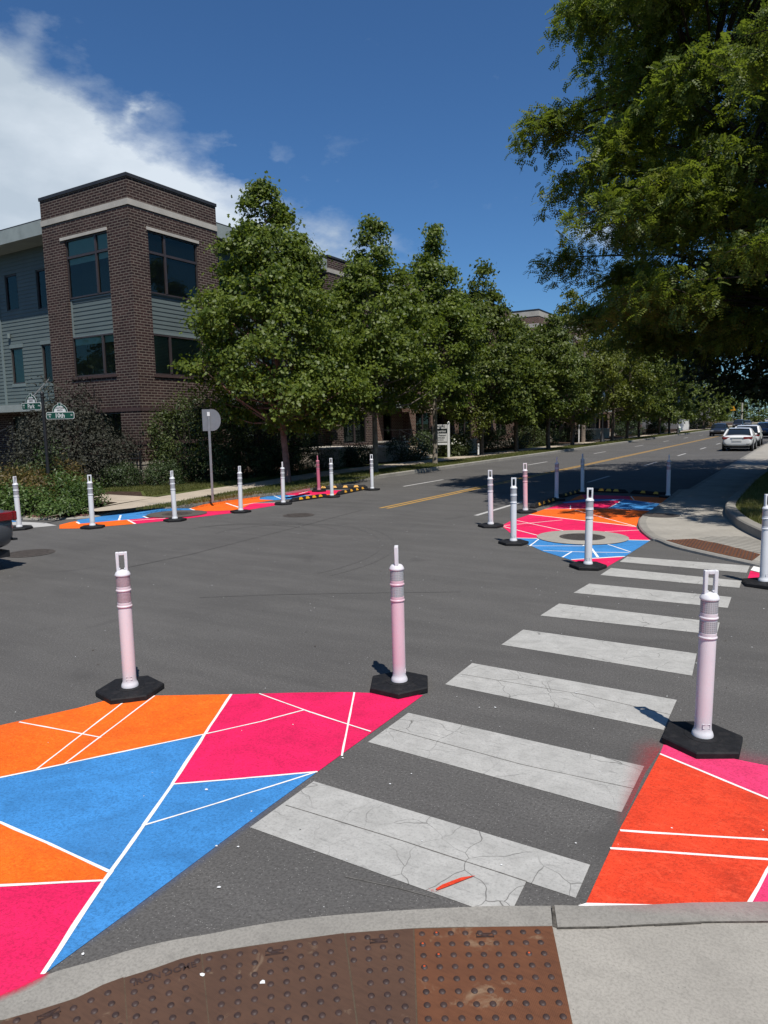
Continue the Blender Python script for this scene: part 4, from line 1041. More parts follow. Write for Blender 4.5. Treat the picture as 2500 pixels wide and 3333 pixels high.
def make_car(label, loc, heading, paint, kind='sedan', L=4.6, W=1.80, H=1.43, group=None, cat='car', spoiler=False):
    t = thing('parked_car' if kind == 'x' else 'car', label, cat, loc, heading, group)
    h = L / 2; w = W / 2
    # stations: y, half width, floor z, waist z (belt), deck z (top of body)
    if kind == 'suv':
        st = [(-h, .80, .42, .80, .86), (-h + .06, .92, .34, .92, 1.0), (-h + .35, .98, .30, .95, 1.04), (-h * .45, 1, .28, .95, 1.04), (0, 1, .28, .94, 1.03), (h * .35, 1, .28, .93, 1.02), (h * .62, .985, .30, .90, 1.0), (h - .35, .95, .32, .84, .92), (h - .08, .84, .36, .72, .76), (h, .72, .42, .62, .66)]
        gh = [(-h + .10, .76, 1.02), (-h + .42, .80, H - .07), (-h + .9, .80, H), (0.15, .79, H - .02), (h * .32, .76, H - .10), (h * .63, .80, 1.0)]
    else:
        st = [(-h, .78, .42, .74, .80), (-h + .05, .90, .33, .86, .96), (-h + .30, .965, .29, .90, 1.01), (-h + .85, .99, .27, .91, 1.02), (-h * .30, 1, .26, .90, .98), (h * .22, 1, .26, .88, .95), (h * .50, .985, .27, .85, .93), (h - .55, .96, .29, .78, .85), (h - .12, .86, .33, .66, .72), (h, .74, .40, .56, .60)]
        gh = [(-h + .62, .78, 1.005), (-h + 1.28, .72, H - .05), (-h + 1.75, .73, H), (.05, .73, H - .01), (h * .20, .70, H - .09), (h * .53, .78, .93)]
    o = M(); n = 13
    for y, kw, z0, zb, zt in st:
        ww = w * kw; mid = z0 + (zb - z0) * .5
        half = [(ww * .60, z0), (ww * .93, z0 + .05), (ww * .995, mid), (ww, mid + .09), (ww * .965, zb), (ww * .80, zt - .01), (0, zt + .012)]
        o.v += [(x, y, z) for x, z in half] + [(-x, y, z) for x, z in half[-2::-1]]
    k = len(st)
    for i in range(k - 1):
        for j in range(n - 1): o.face((i * n + j, i * n + j + 1, (i + 1) * n + j + 1, (i + 1) * n + j)[::-1])
        o.face((i * n + n - 1, i * n, (i + 1) * n, (i + 1) * n + n - 1)[::-1])
    o.face(list(range(n))); o.face([(k - 1) * n + j for j in range(n)][::-1])
    b = o.build('body', paint, t, smooth=50)
    sb = b.modifiers.new('sub', 'SUBSURF'); sb.levels = 2; sb.render_levels = 2
    # cabin glass and roof
    o = M(); m_ = 5
    sec = []
    for y, kw, z in gh:
        base = 1.0 if kind == 'suv' else .95
        zb = min(z, 1.0)
        sec.append((y, kw, z))
    G = []
    for y, kw, z in gh: G.append((y, z, w * kw))
    zb = .96 if kind == 'suv' else .90
    for y, z, x in G:
        xb = w * .90
        o.v += [(xb, y, zb), (x + (xb - x) * .0, y, max(z - .05, zb + .01)), (x * .86, y, z), (-x * .86, y, z), (-x, y, max(z - .05, zb + .01)), (-xb, y, zb)]
    q = len(G)
    for i in range(q - 1):
        for j in range(5): o.face((i * 6 + j, i * 6 + j + 1, (i + 1) * 6 + j + 1, (i + 1) * 6 + j)[::-1])
    o.face(list(range(6))); o.face([(q - 1) * 6 + j for j in range(6)][::-1])
    o.build('windows', MT['car_glass'], t, smooth=40)
    o = M(); rf = G[1:5]
    for y, z, x in rf: o.v += [(x * 1.01, y, z - .045), (x * .88, y, z + .012), (0, y, z + .03), (-x * .88, y, z + .012), (-x * 1.01, y, z - .045)]
    for i in range(3):
        for j in range(4): o.face((i * 5 + j, i * 5 + j + 1, (i + 1) * 5 + j + 1, (i + 1) * 5 + j)[::-1])
    o.build('roof', paint, t, smooth=60)
    o = M()
    for s in (-1, 1):
        f = lambda i, e=.008: (s * (G[i][2] + e), G[i][0], G[i][1] - .03)
        for a_, b_, w_, d_ in ((f(1), (s * w * .91, G[0][0], zb + .04), .10, .06), (f(4), (s * w * .92, G[5][0], zb + .03), .055, .05),
                               ((s * (G[3][2] + .006), -.12, G[3][1] - .04), (s * w * .945, -.12, zb + .02), .07, .05), (f(1), f(4), .03, .05)):
            o = M(); o.bar(a_, b_, w_, d_); o.build('pillar', paint, t)
    for y0 in (-h + .92, h - .88):
        for s in (-1, 1):
            o = M(); o.disc_x((s * (w - .05), y0, .335), .395, .09, 22); o.build('wheel_arch', MT['black_trim'], t)
            o = M(); o.tube([(s * (w - .18), y0, .325), (s * (w - .012), y0, .325), (s * (w + .010), y0, .325)], [.325, .325, .30], 26); tw = o.build('tyre', MT['tyre'], t, smooth=40)
            o = M(); o.tube([(s * (w + .002), y0, .325), (s * (w + .014), y0, .325)], [.215, .20], 22); o.build('rim', MT['alloy'], tw)
    for s in (-1, 1):
        o = M(); o.tube([(s * (w + .0), h * .40, 1.0), (s * (w + .15), h * .39, 1.02)], .025, 6); o.box(min(s * (w + .06), s * (w + .22)), max(s * (w + .06), s * (w + .22)), h * .38 - .05, h * .38 + .05, .95, 1.08); o.build('wing_mirror', MT['black_trim'], t, bevel=.02)
        x0, x1 = sorted((s * w * .42, s * w * .90))
        zt_ = (.86, .74) if kind == 'suv' else (.90, .76)
        o = M(); o.slab([(x0, -h - .012), (x1, -h + .04), (x1, -h + .20), (x0, -h + .16)] , zt_[1], zt_[0]); o.slab([(s * w * .88, -h + .03), (s * w * .968, -h + .10), (s * w * .975, -h + .34), (s * w * .90, -h + .30)], zt_[1] + .01, zt_[0]); o.build('tail_lamp', MT['tail_red'], t, bevel=.015)
        x0, x1 = sorted((s * w * .45, s * w * .84))
        o = M(); o.slab([(x0, h - .20), (x1, h - .28), (x1, h - .035), (x0, h + .012)], .56, .68); o.build('headlamp', MT['lamp_clear'], t, bevel=.015)
        o = M(); x0, x1 = sorted((s * w * .62, s * w * .86)); o.slab([(x0, -h - .008), (x1, -h + .03), (x1, -h + .08), (x0, -h + .06)], .45, .48); o.build('bumper_reflector', MT['black_trim'], t)
    o = M(); o.box(-.27, .27, -h - .020, -h + .06, .62, .76); pl = o.build('number_plate', MT['sign_white'], t, bevel=.006)
    o = M(); o.box(-.36, .36, -h - .014, -h + .06, .79, .86); o.build('boot_strip', MT['alloy'] if paint is PW else MT['black_trim'], t)
    o = M(); o.box(-w * .62, w * .62, h - .10, h + .012, .42, .56); o.build('grille', MT['black_trim'], t)
    o = M(); o.box(-w * .8, w * .8, -h + .1, h - .1, .20, .30); o.build('underbody', MT['black_trim'], t)
    return t
make_car('white saloon car with red tail lamps, rear towards us, by the right kerb', (-3.95, 48.7 + 2.3, 0), 0, PW, W=1.74)
make_car('second white car, mostly hidden ahead of the white saloon at the right kerb', (-4.02, 56.8 + 2.35, 0), 0, PW, 'suv', L=4.6, W=1.74, H=1.52)
make_car('dark blue car cut by the right edge, in shade beyond the white cars', (-4.05, 82, 0), PI, PB_, 'suv', H=1.55)
make_car('black saloon coming towards us in the far lane with bright headlamps', (-9.95 * .93, 91, 0), PI, PD_, W=1.70)
make_car('black sport utility car farther along the far lane', (-12.6, 158, 0), PI, PD_, 'suv', W=1.9, H=1.7)
make_car('dim grey car right behind the far black sport utility car', (-13.2, 188, 0), PI, PS_, W=1.85)
make_car('dark grey car at the left edge, only its rear corner and red lamp in view', (-11.25, 3.85, 0), R(178), PG, L=4.7, W=1.84, H=1.45)
# row of cars parked across the far end of the street
for k in range(7):
    c = (PW, PD_, PS_, PW, PG, PD_, PW)[k]
    tcar = make_car(('pale', 'black', 'dull green', 'white', 'grey', 'dark', 'bright white')[k] + ' car far down the street,' + (' beyond the signal', ' at the left of the row', ' beside a black one', ' in the middle of the row', ' right of the middle', ' second from the right', ' at the right end of the row')[k],
             (-13.5 + k * 2.7, 285 + (k % 3), 0), PI / 2 if k % 2 else 0, c, 'suv' if k % 3 == 0 else 'sedan', group='cars parked across the far end')
# ================================================================== buildings
def P3(ax, c, u, z, d=0.0): return (u, c + d, z) if ax == 'Y' else (c - d, u, z)
def wall(o, ax, c, u0, u1, z0, z1, holes=(), depth=.16):
    us = sorted({u0, u1, *[h[0] for h in holes], *[h[1] for h in holes]}); zs = sorted({z0, z1, *[h[2] for h in holes], *[h[3] for h in holes]})
    for a, b in zip(us, us[1:]):
        for e, f in zip(zs, zs[1:]):
            if any(h[0] <= a and b <= h[1] and h[2] <= e and f <= h[3] for h in holes): continue
            o.poly([P3(ax, c, a, e), P3(ax, c, b, e), P3(ax, c, b, f), P3(ax, c, a, f)])
    for a, b, e, f in holes:
        o.poly([P3(ax, c, a, e), P3(ax, c, a, f), P3(ax, c, a, f, depth), P3(ax, c, a, e, depth)][::-1]); o.poly([P3(ax, c, b, e), P3(ax, c, b, f), P3(ax, c, b, f, depth), P3(ax, c, b, e, depth)])
        o.poly([P3(ax, c, a, f), P3(ax, c, b, f), P3(ax, c, b, f, depth), P3(ax, c, a, f, depth)][::-1]); o.poly([P3(ax, c, a, e), P3(ax, c, b, e), P3(ax, c, b, e, depth), P3(ax, c, a, e, depth)])
def pbox(o, ax, c, u0, u1, z0, z1, d0, d1):
    """box on a wall plane between depths d0 (outer, negative = proud) and d1"""
    if ax == 'Y': o.box(u0, u1, c + d0, c + d1, z0, z1)
    else: o.box(c - d1, c - d0, u0, u1, z0, z1)
def siding(o, ax, c, u0, u1, z0, z1, step=.16):
    z = z0
    while z < z1 - .01:
        t = min(z + step, z1)
        o.poly([P3(ax, c, u0, z, -.022), P3(ax, c, u1, z, -.022), P3(ax, c, u1, t, -.003), P3(ax, c, u0, t, -.003)])
        o.poly([P3(ax, c, u0, z, 0.0), P3(ax, c, u1, z, 0.0), P3(ax, c, u1, z, -.022), P3(ax, c, u0, z, -.022)])
        z = t
def siding_holes(o, ax, c, u0, u1, z0, z1, holes):
    us = sorted({u0, u1, *[h[0] for h in holes], *[h[1] for h in holes]})
    for a, b in zip(us, us[1:]):
        z = z0
        while z < z1 - .01:
            t = min(z + .16, z1); segs = [(z, t)]
            for h in holes:
                if h[0] <= a and b <= h[1]:
                    n = []
                    for s, e in segs:
                        if h[2] >= e or h[3] <= s: n.append((s, e)); continue
                        if h[2] > s: n.append((s, h[2]))
                        if h[3] < e: n.append((h[3], e))
                    segs = n
            for s, e in segs:
                k = lambda q: -.022 + .019 * (q - z) / .16
                o.poly([P3(ax, c, a, s, k(s)), P3(ax, c, b, s, k(s)), P3(ax, c, b, e, k(e)), P3(ax, c, a, e, k(e))])
                if s == z: o.poly([P3(ax, c, a, s, 0.0), P3(ax, c, b, s, 0.0), P3(ax, c, b, s, -.022), P3(ax, c, a, s, -.022)])
            z = t
    for h in holes:
        a, b, e, f = h
        for q in (a, b): o.poly([P3(ax, c, q, e, -.02), P3(ax, c, q, f, -.02), P3(ax, c, q, f, .12), P3(ax, c, q, e, .12)])
        for q in (e, f): o.poly([P3(ax, c, a, q, -.02), P3(ax, c, b, q, -.02), P3(ax, c, b, q, .12), P3(ax, c, a, q, .12)])
def window(root, org, ax, c, u0, u1, z0, z1, mull=(), trans=(), inset=.05, blind=0.0, fw=.055, room=True, slat=False):
    o = M(org)
    d0, d1 = inset, inset + .07
    pbox(o, ax, c, u0, u0 + fw, z0, z1, d0, d1); pbox(o, ax, c, u1 - fw, u1, z0, z1, d0, d1)
    pbox(o, ax, c, u0 + fw, u1 - fw, z0, z0 + fw, d0, d1); pbox(o, ax, c, u0 + fw, u1 - fw, z1 - fw, z1, d0, d1)
    for f in mull: pbox(o, ax, c, u0 + (u1 - u0) * f - .045, u0 + (u1 - u0) * f + .045, z0 + fw, z1 - fw, d0 - .012, d1 - .003)
    for f in trans: pbox(o, ax, c, u0 + fw, u1 - fw, z0 + (z1 - z0) * f - .045, z0 + (z1 - z0) * f + .045, d0 - .006, d1 - .005)
    w = o.build('window', MT['bronze'], root)
    o = M(org); o.poly([P3(ax, c, u0 + .01, z0 + .01, d0 + .045), P3(ax, c, u1 - .01, z0 + .01, d0 + .045), P3(ax, c, u1 - .01, z1 - .01, d0 + .045), P3(ax, c, u0 + .01, z1 - .01, d0 + .045)])
    o.build('pane', MT['glass'], w)
    if blind:
        o = M(org); zb = z1 - (z1 - z0) * blind
        if slat:
            z = zb
            while z < z1 - .03:
                o.poly([P3(ax, c, u0 + .04, z, d0 + .08), P3(ax, c, u1 - .04, z, d0 + .08), P3(ax, c, u1 - .04, z + .05, d0 + .105), P3(ax, c, u0 + .04, z + .05, d0 + .105)]); z += .055
        else: o.poly([P3(ax, c, u0 + .03, zb, d0 + .085), P3(ax, c, u1 - .03, zb, d0 + .085), P3(ax, c, u1 - .03, z1 - .03, d0 + .085), P3(ax, c, u0 + .03, z1 - .03, d0 + .085)])
        o.build('blind', MT['blind_white'], w)
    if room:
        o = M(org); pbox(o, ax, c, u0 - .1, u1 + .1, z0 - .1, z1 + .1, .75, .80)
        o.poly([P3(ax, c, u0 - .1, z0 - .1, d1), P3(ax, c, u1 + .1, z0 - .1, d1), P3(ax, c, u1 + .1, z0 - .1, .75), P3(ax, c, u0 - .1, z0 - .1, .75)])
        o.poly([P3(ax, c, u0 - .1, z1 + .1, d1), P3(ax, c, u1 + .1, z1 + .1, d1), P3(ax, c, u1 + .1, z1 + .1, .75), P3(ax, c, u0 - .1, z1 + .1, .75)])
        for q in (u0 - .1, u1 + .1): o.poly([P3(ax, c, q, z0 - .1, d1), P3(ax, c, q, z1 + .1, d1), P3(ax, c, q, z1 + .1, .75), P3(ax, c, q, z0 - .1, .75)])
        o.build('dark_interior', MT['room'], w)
    return w
def trim(root, org, ax, c, boxes, name, mat):
    o = M(org)
    for u0, u1, z0, z1, d0, d1 in boxes: pbox(o, ax, c, u0, u1, z0, z1, d0, d1)
    return o.build(name, mat, root)

# ---------------------------------------------------------------- corner building
XC, YC, TOP = -21.44, 17.89, 11.12
XL, YR = -26.58, 22.33
ORG = (XC, YC, 0)
bd = thing('corner_building', 'dark brick three storey corner building with pale stone band and grey green siding', 'building', ORG)
hl = [(-25.22, -22.68, 4.20, 9.44), (-25.0, -22.57, 1.66, 2.76)]; hr_ = [(18.72, 21.20, 4.16, 9.44), (18.9, 21.2, 1.0, 2.7)]
o = M(ORG); wall(o, 'Y', YC, XL, XC, .88, 10.15, hl); wall(o, 'X', XC, YC, YR, .88, 10.15, hr_)
wall(o, 'Y', YC, XL, XC, 10.36, TOP); wall(o, 'X', XC, YC, YR, 10.36, TOP)
for (x, y0, y1) in ((XL, YC, YR),): o.poly([(x, y0, .88), (x, y0, TOP), (x, y1, TOP), (x, y1, .88)])
o.poly([(XL, YR, .88), (XC, YR, .88), (XC, YR, TOP), (XL, YR, TOP)][::-1])
o.build('brick_wall', MT['brick_dark'], bd)
o = M(ORG); o.box(XL - .02, XC + .03, YC - .03, YR + .02, 10.15, 10.36); o.build('stone_band', MT['limestone_trim'], bd)
o = M(ORG); o.box(XL - .03, XC + .04, YC - .04, YR + .03, TOP, TOP + .12); o.build('coping', MT['coping'], bd)
o = M(ORG); o.box(XL + .002, XC + .035, YC - .035, YR, 0, .78); o.box(XL - .002, XC + .055, YC - .055, YR, .78, .879); o.build('stone_base', MT['limestone'], bd)
trim(bd, ORG, 'Y', YC, [(-25.46, -22.66, 9.44, 9.55, -.03, .12)], 'stone_lintel', MT['limestone_trim']); trim(bd, ORG, 'X', XC, [(18.66, 21.28, 9.44, 9.55, -.03, .12)], 'stone_lintel', MT['limestone_trim'])
def brick_sill(ax, c, u0, u1, z):
    o = M(ORG); u = u0
    while u < u1 - .02: pbox(o, ax, c, u, min(u + .062, u1), z, z + .10 + .004 * math.sin(u * 90), -.045, .12); u += .074
    o.build('brick_sill', MT['brick_cap'], bd)
brick_sill('Y', YC, -25.32, -22.62, 4.10); brick_sill('X', XC, 18.64, 21.3, 4.06)
def soldier(ax, c, u0, u1, z, h=.13):
    o = M(ORG); u = u0
    while u < u1 - .02: pbox(o, ax, c, u, min(u + .068, u1), z, z + h, -.02, .02); u += .08
    o.build('soldier_course', MT['brick_cap'], bd)
for zz in (2.78, 1.52): soldier('Y', YC, -22.55 if zz < 2 else XL, XC + .02, zz); soldier('X', XC, YC, YR, zz)
window(bd, ORG, 'Y', YC, -25.22, -22.68, 7.22, 9.44, (.70,), (.70,), blind=.42)
window(bd, ORG, 'Y', YC, -25.22, -22.68, 4.20, 5.74, (.72,), blind=.2)
window(bd, ORG, 'X', XC, 18.72, 21.20, 7.18, 9.44, (.33,), (.66,), blind=.0)
window(bd, ORG, 'X', XC, 18.72, 21.20, 4.16, 5.68, (.34,), blind=1.0, slat=True)
window(bd, ORG, 'Y', YC, -25.0, -22.57, 1.66, 2.76, (.5,)); window(bd, ORG, 'X', XC, 18.9, 21.2, 1.0, 2.7, (.5,))
for ax, c, a, b in (('Y', YC, -25.22, -22.68), ('X', XC, 18.72, 21.20)):
    o = M(ORG); siding(o, ax, c + (.13 if ax == 'Y' else -.13), a, b, 5.76, 7.18); o.build('siding_panel', MT['siding'], bd)
    o = M(ORG); q = c
    pbox(o, ax, q, a, a + .07, 5.76, 7.18, .085, .125); pbox(o, ax, q, a, b, 5.70, 5.79, .082, .124); pbox(o, ax, q, a, b, 7.14, 7.2, .08, .123)
    o.build('panel_trim', MT['siding_trim'], bd)
# wing towards the left (Park) side
YW = YC + 1.2; XW = -60
wh = [(-31.33, -30.42, 7.5, 9.05), (-29.0, -27.72, 7.35, 9.0), (-31.33, -30.42, 4.26, 5.85), (-29.0, -27.75, 4.2, 5.85)]
o = M(ORG); siding_holes(o, 'Y', YW, -31.9, XL, 3.3, 9.95, wh); siding(o, 'Y', YW + .02, XW, -32.0, 3.3, 9.95); o.build('siding_wall', MT['siding'], bd)
o = M(ORG); pbox(o, 'Y', YW, -32.02, -31.88, 3.3, 9.95, -.05, .05); o.build('corner_board', MT['siding_trim'], bd)
o = M(ORG)
for a, b, e, f in wh[2:]: pbox(o, 'Y', YW, a - .06, b + .06, f, f + .16, -.035, .03); pbox(o, 'Y', YW, a - .06, b + .06, e - .14, e, -.035, .03)
o.build('window_trim', MT['siding_trim'], bd)
for k, (a, b, e, f) in enumerate(wh): window(bd, ORG, 'Y', YW, a, b, e, f, (.5,) if b - a > 1.1 else (), inset=.02, blind=(.0, .0, 1.0, .0)[k], slat=True)
o = M(ORG); o.box(XW, XL - .01, YW - 1.05, YW + 8, 9.95, 10.50); o.build('eave', MT['fascia'], bd)
o = M(ORG); o.box(XW, XL - .02, YW - 1.02, YW + 8, 10.501, 10.56); o.build('roof_edge', MT['coping'], bd)
gh_ = [(-34.0, -29.2, .9, 2.9)]
o = M(ORG); wall(o, 'Y', YW, XW, XL, 0, 3.3, [(-36.5, -34.6, .9, 2.8), (-31.6, -30.5, .6, 2.8), (-29.9, -28.2, 1.0, 2.7)]); o.build('ground_floor_wall', MT['brick_dark'], bd)
window(bd, ORG, 'Y', YW, -36.5, -34.6, .9, 2.8, (.5,)); window(bd, ORG, 'Y', YW, -29.9, -28.2, 1.0, 2.7, (.5,))
o = M(ORG); pbox(o, 'Y', YW, -31.6, -30.5, .6, 2.8, .10, .16); dr = o.build('door', simple('dark green door', (.03, .045, .04), .5, .1, 4), bd)
o = M(ORG); o.lathe([(.02, 0), (.035, .02), (.02, .04)], (-30.62, YW + .07, 1.6), 8); o.build('handle', MT['galv'], dr)
cp = thing('canopy', 'x', 'x'); bpy.data.objects.remove(cp)
o = M(ORG); o.box(-36.8, -27.95, YW - 1.35, YW - .012, 2.94, 3.24); cn = o.build('canopy', MT['fascia'], bd)
o = M(ORG)
for x in (-32.7, -28.6): o.bar((x, YW - 1.2, 3.24), (x, YW - .05, 4.35), .035)
o.build('tie_rod', MT['galv'], cn)
text_mesh('1005', .26, MT['ink'], cn, 'house_number', (-31.85 - XC, YW - 1.352 - YC, 3.09), (PI / 2, 0, 0), .004, .004)
o = M(ORG); o.box(-32.8, -31.6, YW - .10, YW - .02, 6.0, 6.3) if False else o.lathe([(.07, 0), (.07, .2)], (-31.25, YW - .09, 6.3), 10); o.build('wall_lamp', MT['siding_trim'], bd)
# wing along the street behind the trees
XR = XC - .95; Y2 = 30.2
wr = [(23.2, 24.6, 7.3, 9.1), (26.0, 27.6, 7.3, 9.1), (28.3, 29.6, 7.3, 9.1), (23.2, 24.6, 4.2, 5.8), (26.0, 27.6, 4.2, 5.8), (28.3, 29.6, 4.2, 5.8)]
o = M(ORG); siding_holes(o, 'X', XR, YR, Y2, 3.4, 9.95, wr); o.build('siding_wall', MT['siding'], bd)
for a, b, e, f in wr: window(bd, ORG, 'X', XR, a, b, e, f, (.5,), inset=.02, blind=.5 if a > 25 else 0)
o = M(ORG); o.box(XR - 8, XC - .05, YR + .01, Y2 - .01, 9.95, 10.50); o.build('eave', MT['fascia'], bd)
o = M(ORG); o.box(XR - 8, XC - .08, YR + .02, Y2 - .02, 10.501, 10.56); o.build('roof_edge', MT['coping'], bd)
gd = [(23.4, 24.8, 1.0, 2.7), (26.4, 27.5, .95, 2.9), (28.4, 29.6, 1.0, 2.7)]
o = M(ORG); wall(o, 'X', XC - .45, YR, Y2, 0, 3.2, gd); o.build('ground_floor_wall', MT['brick_dark'], bd)
for a, b, e, f in gd: window(bd, ORG, 'X', XC - .45, a, b, e, f)
o = M(ORG); o.box(XC - .44, XC + .75, 23.2, 30.0, 3.08, 3.36); cn = o.build('canopy', MT['fascia'], bd)
soldier('X', XC - .45, YR + .02, 23.3, 2.55); soldier('X', XC - .45, 24.9, 26.3, 1.45)
# second brick bay of the same building
BY0, BY1 = 30.2, 34.6
o = M(ORG); h2 = [(31.2, 33.5, 4.2, 9.4), (31.2, 33.5, 1.1, 2.8)]; wall(o, 'X', XC, BY0, BY1, .6, 10.6, h2); wall(o, 'Y', BY0, XC - 5, XC, .6, 10.6); o.poly([(XC - 5, BY1, .6), (XC, BY1, .6), (XC, BY1, 10.6), (XC - 5, BY1, 10.6)][::-1])
o.build('brick_wall', MT['brick_dark'], bd)
o = M(ORG); o.box(XC - 5.1, XC + .03, BY0 - .03, BY1 + .02, 9.85, 10.05); o.build('stone_band', MT['limestone_trim'], bd)
o = M(ORG); o.box(XC - 5.1, XC + .04, BY0 - .04, BY1 + .03, 10.6, 10.7); o.build('coping', MT['coping'], bd)
o = M(ORG); o.box(XC - 5, XC + .03, BY0, BY1, 0, .599); o.build('stone_base', MT['limestone'], bd)
window(bd, ORG, 'X', XC, 31.2, 33.5, 7.2, 9.4, (.4,), (.68,)); window(bd, ORG, 'X', XC, 31.2, 33.5, 4.2, 5.7, (.4,), blind=.5); window(bd, ORG, 'X', XC, 31.2, 33.5, 1.1, 2.8, (.5,))
o = M(ORG); siding(o, 'X', XC - .13, 31.2, 33.5, 5.72, 7.18); o.build('siding_panel', MT['siding'], bd)

# ---------------------------------------------------------------- townhouses along the street
def townhouse(label, Y0, Y1, bays, top, brickm, tan_bands=False, cat='building', X=XC, hgt=9.9):
    org = (X, Y0, 0); t = thing('brick_townhouse', label, cat, org)
    xs = X - 1.0
    segs = []; y = Y0
    for a, b in bays:
        if a > y: segs.append((y, a))
        y = b
    if y < Y1: segs.append((y, Y1))
    for a, b in bays:
        m_ = (a + b) / 2; w = (b - a) * .27
        hs = [(m_ - w, m_ + w, 4.1, 9.2), (m_ - w, m_ + w, 1.0, 2.8)]
        o = M(org); wall(o, 'X', X, a, b, .6, top, hs); wall(o, 'Y', a, X - 6, X, .6, top); o.poly([(X - 6, b, .6), (X, b, .6), (X, b, top), (X - 6, b, top)][::-1]); o.build('brick_wall', brickm, t)
        o = M(org)
        if tan_bands: o.box(X - 6.2, X + .03, a - .03, b + .02, top - .5, top - .02); o.box(X - 6.2, X + .03, a - .03, b + .02, top - 1.5, top - 1.15)
        else: o.box(X - 6.2, X + .03, a - .03, b + .02, top - .95, top - .72)
        o.build('stone_band', MT['limestone_trim'], t)
        o = M(org); o.box(X - 6.25, X + .05, a - .05, b + .03, top, top + .11); o.build('coping', MT['coping'], t)
        o = M(org); o.box(X - 6, X + .03, a, b, 0, .599); o.build('stone_base', MT['limestone'], t)
        window(t, org, 'X', X, m_ - w, m_ + w, 7.1, 9.2, (.4,), (.68,)); window(t, org, 'X', X, m_ - w, m_ + w, 4.1, 5.7, (.4,), blind=.6); window(t, org, 'X', X, m_ - w, m_ + w, 1.0, 2.8, (.5,))
        o = M(org); siding(o, 'X', X - .13, m_ - w, m_ + w, 5.72, 7.08); o.build('siding_panel', MT['siding'], t)
    for a, b in segs:
        n = max(1, int((b - a) / 2.6)); hs = []
        for k in range(n):
            c = a + (b - a) * (k + .5) / n; hs += [(c - .6, c + .6, 7.3, 9.0), (c - .6, c + .6, 4.2, 5.8)]
        o = M(org); siding_holes(o, 'X', xs, a, b, 3.3, hgt, hs); o.build('siding_wall', MT['siding'], t)
        for k, h in enumerate(hs): window(t, org, 'X', xs, *h, (.5,), inset=.02, blind=.5 if k % 3 else 0)
        o = M(org); o.box(xs - 6, X - .05, a + .01, b - .01, hgt, hgt + .5); o.build('eave', MT['fascia'], t)
        gd = [(a + (b - a) * (k + .5) / n - .5, a + (b - a) * (k + .5) / n + .5, .9, 2.8) for k in range(n)]
        o = M(org); wall(o, 'X', X - .45, a, b, 0, 3.2, gd); o.build('ground_floor_wall', brickm, t)
        for k, h in enumerate(gd): window(t, org, 'X', X - .45, *h)
        o = M(org); o.box(X - .44, X + .8, a + .5, b - .2, 3.05, 3.4); o.build('canopy', MT['fascia'], t)
    return t
townhouse('long brick and siding townhouse row with pale canopies, half hidden behind the third street tree', 34.75, 55.7, [(38.4, 42.2), (44.6, 48.9), (51.6, 55.7)], 11.07, MT['brick_red'])
townhouse('brick building with two tan stone bands showing above the farther street trees', 62.5, 84.0, [(62.5, 68.0), (74, 79)], 12.0, MT['brick_red'], True)
townhouse('farthest brick townhouse beyond the tan banded one, behind dense street trees', 86.0, 108.0, [(88, 93), (100, 105)], 11.0, MT['brick_red'])
# grey house and pale fence far down the left side
hx, hy = -23.5, 150
t = thing('grey_house', 'small grey house far down the left side among trees', 'house', (hx, hy, 0))
o = M((hx, hy, 0)); wall(o, 'Y', hy, hx - 6, hx + 6, 0, 7, [(hx - 3.5, hx - 1.5, 4, 6), (hx + 1.5, hx + 3.5, 4, 6), (hx + 1.5, hx + 3.5, 1, 3)]); wall(o, 'X', hx + 6, hy, hy + 14, 0, 7); o.build('wall', simple('grey cladding', (.17, .165, .16), .8, .1, 2), t)
for q in ((-3.5, -1.5, 4, 6), (1.5, 3.5, 4, 6), (1.5, 3.5, 1, 3)): window(t, (hx, hy, 0), 'Y', hy, hx + q[0], hx + q[1], q[2], q[3])
o = M((hx, hy, 0)); o.box(hx - 6.5, hx + 6.5, hy - .6, hy + 14.5, 7, 7.4); o.build('roof', MT['coping'], t)
fx = -18.6
t = thing('white_fence', 'pale board fence at the far left pavement beyond the black saloon', 'fence', (fx, 126, 0))
o = M((fx, 126, 0))
for k in range(40): o.box(fx - .02, fx + .02, 122 + k * .32, 122 + k * .32 + .29, .1, 1.9 + .02 * math.sin(k * 5))
o.build('boards', MT['white_paint'], t)
o = M((fx, 126, 0)); o.box(fx - .06, fx - .021, 122, 134.8, .5, .6); o.box(fx - .06, fx - .021, 122, 134.8, 1.4, 1.5); o.build('rails', MT['white_paint'], t)

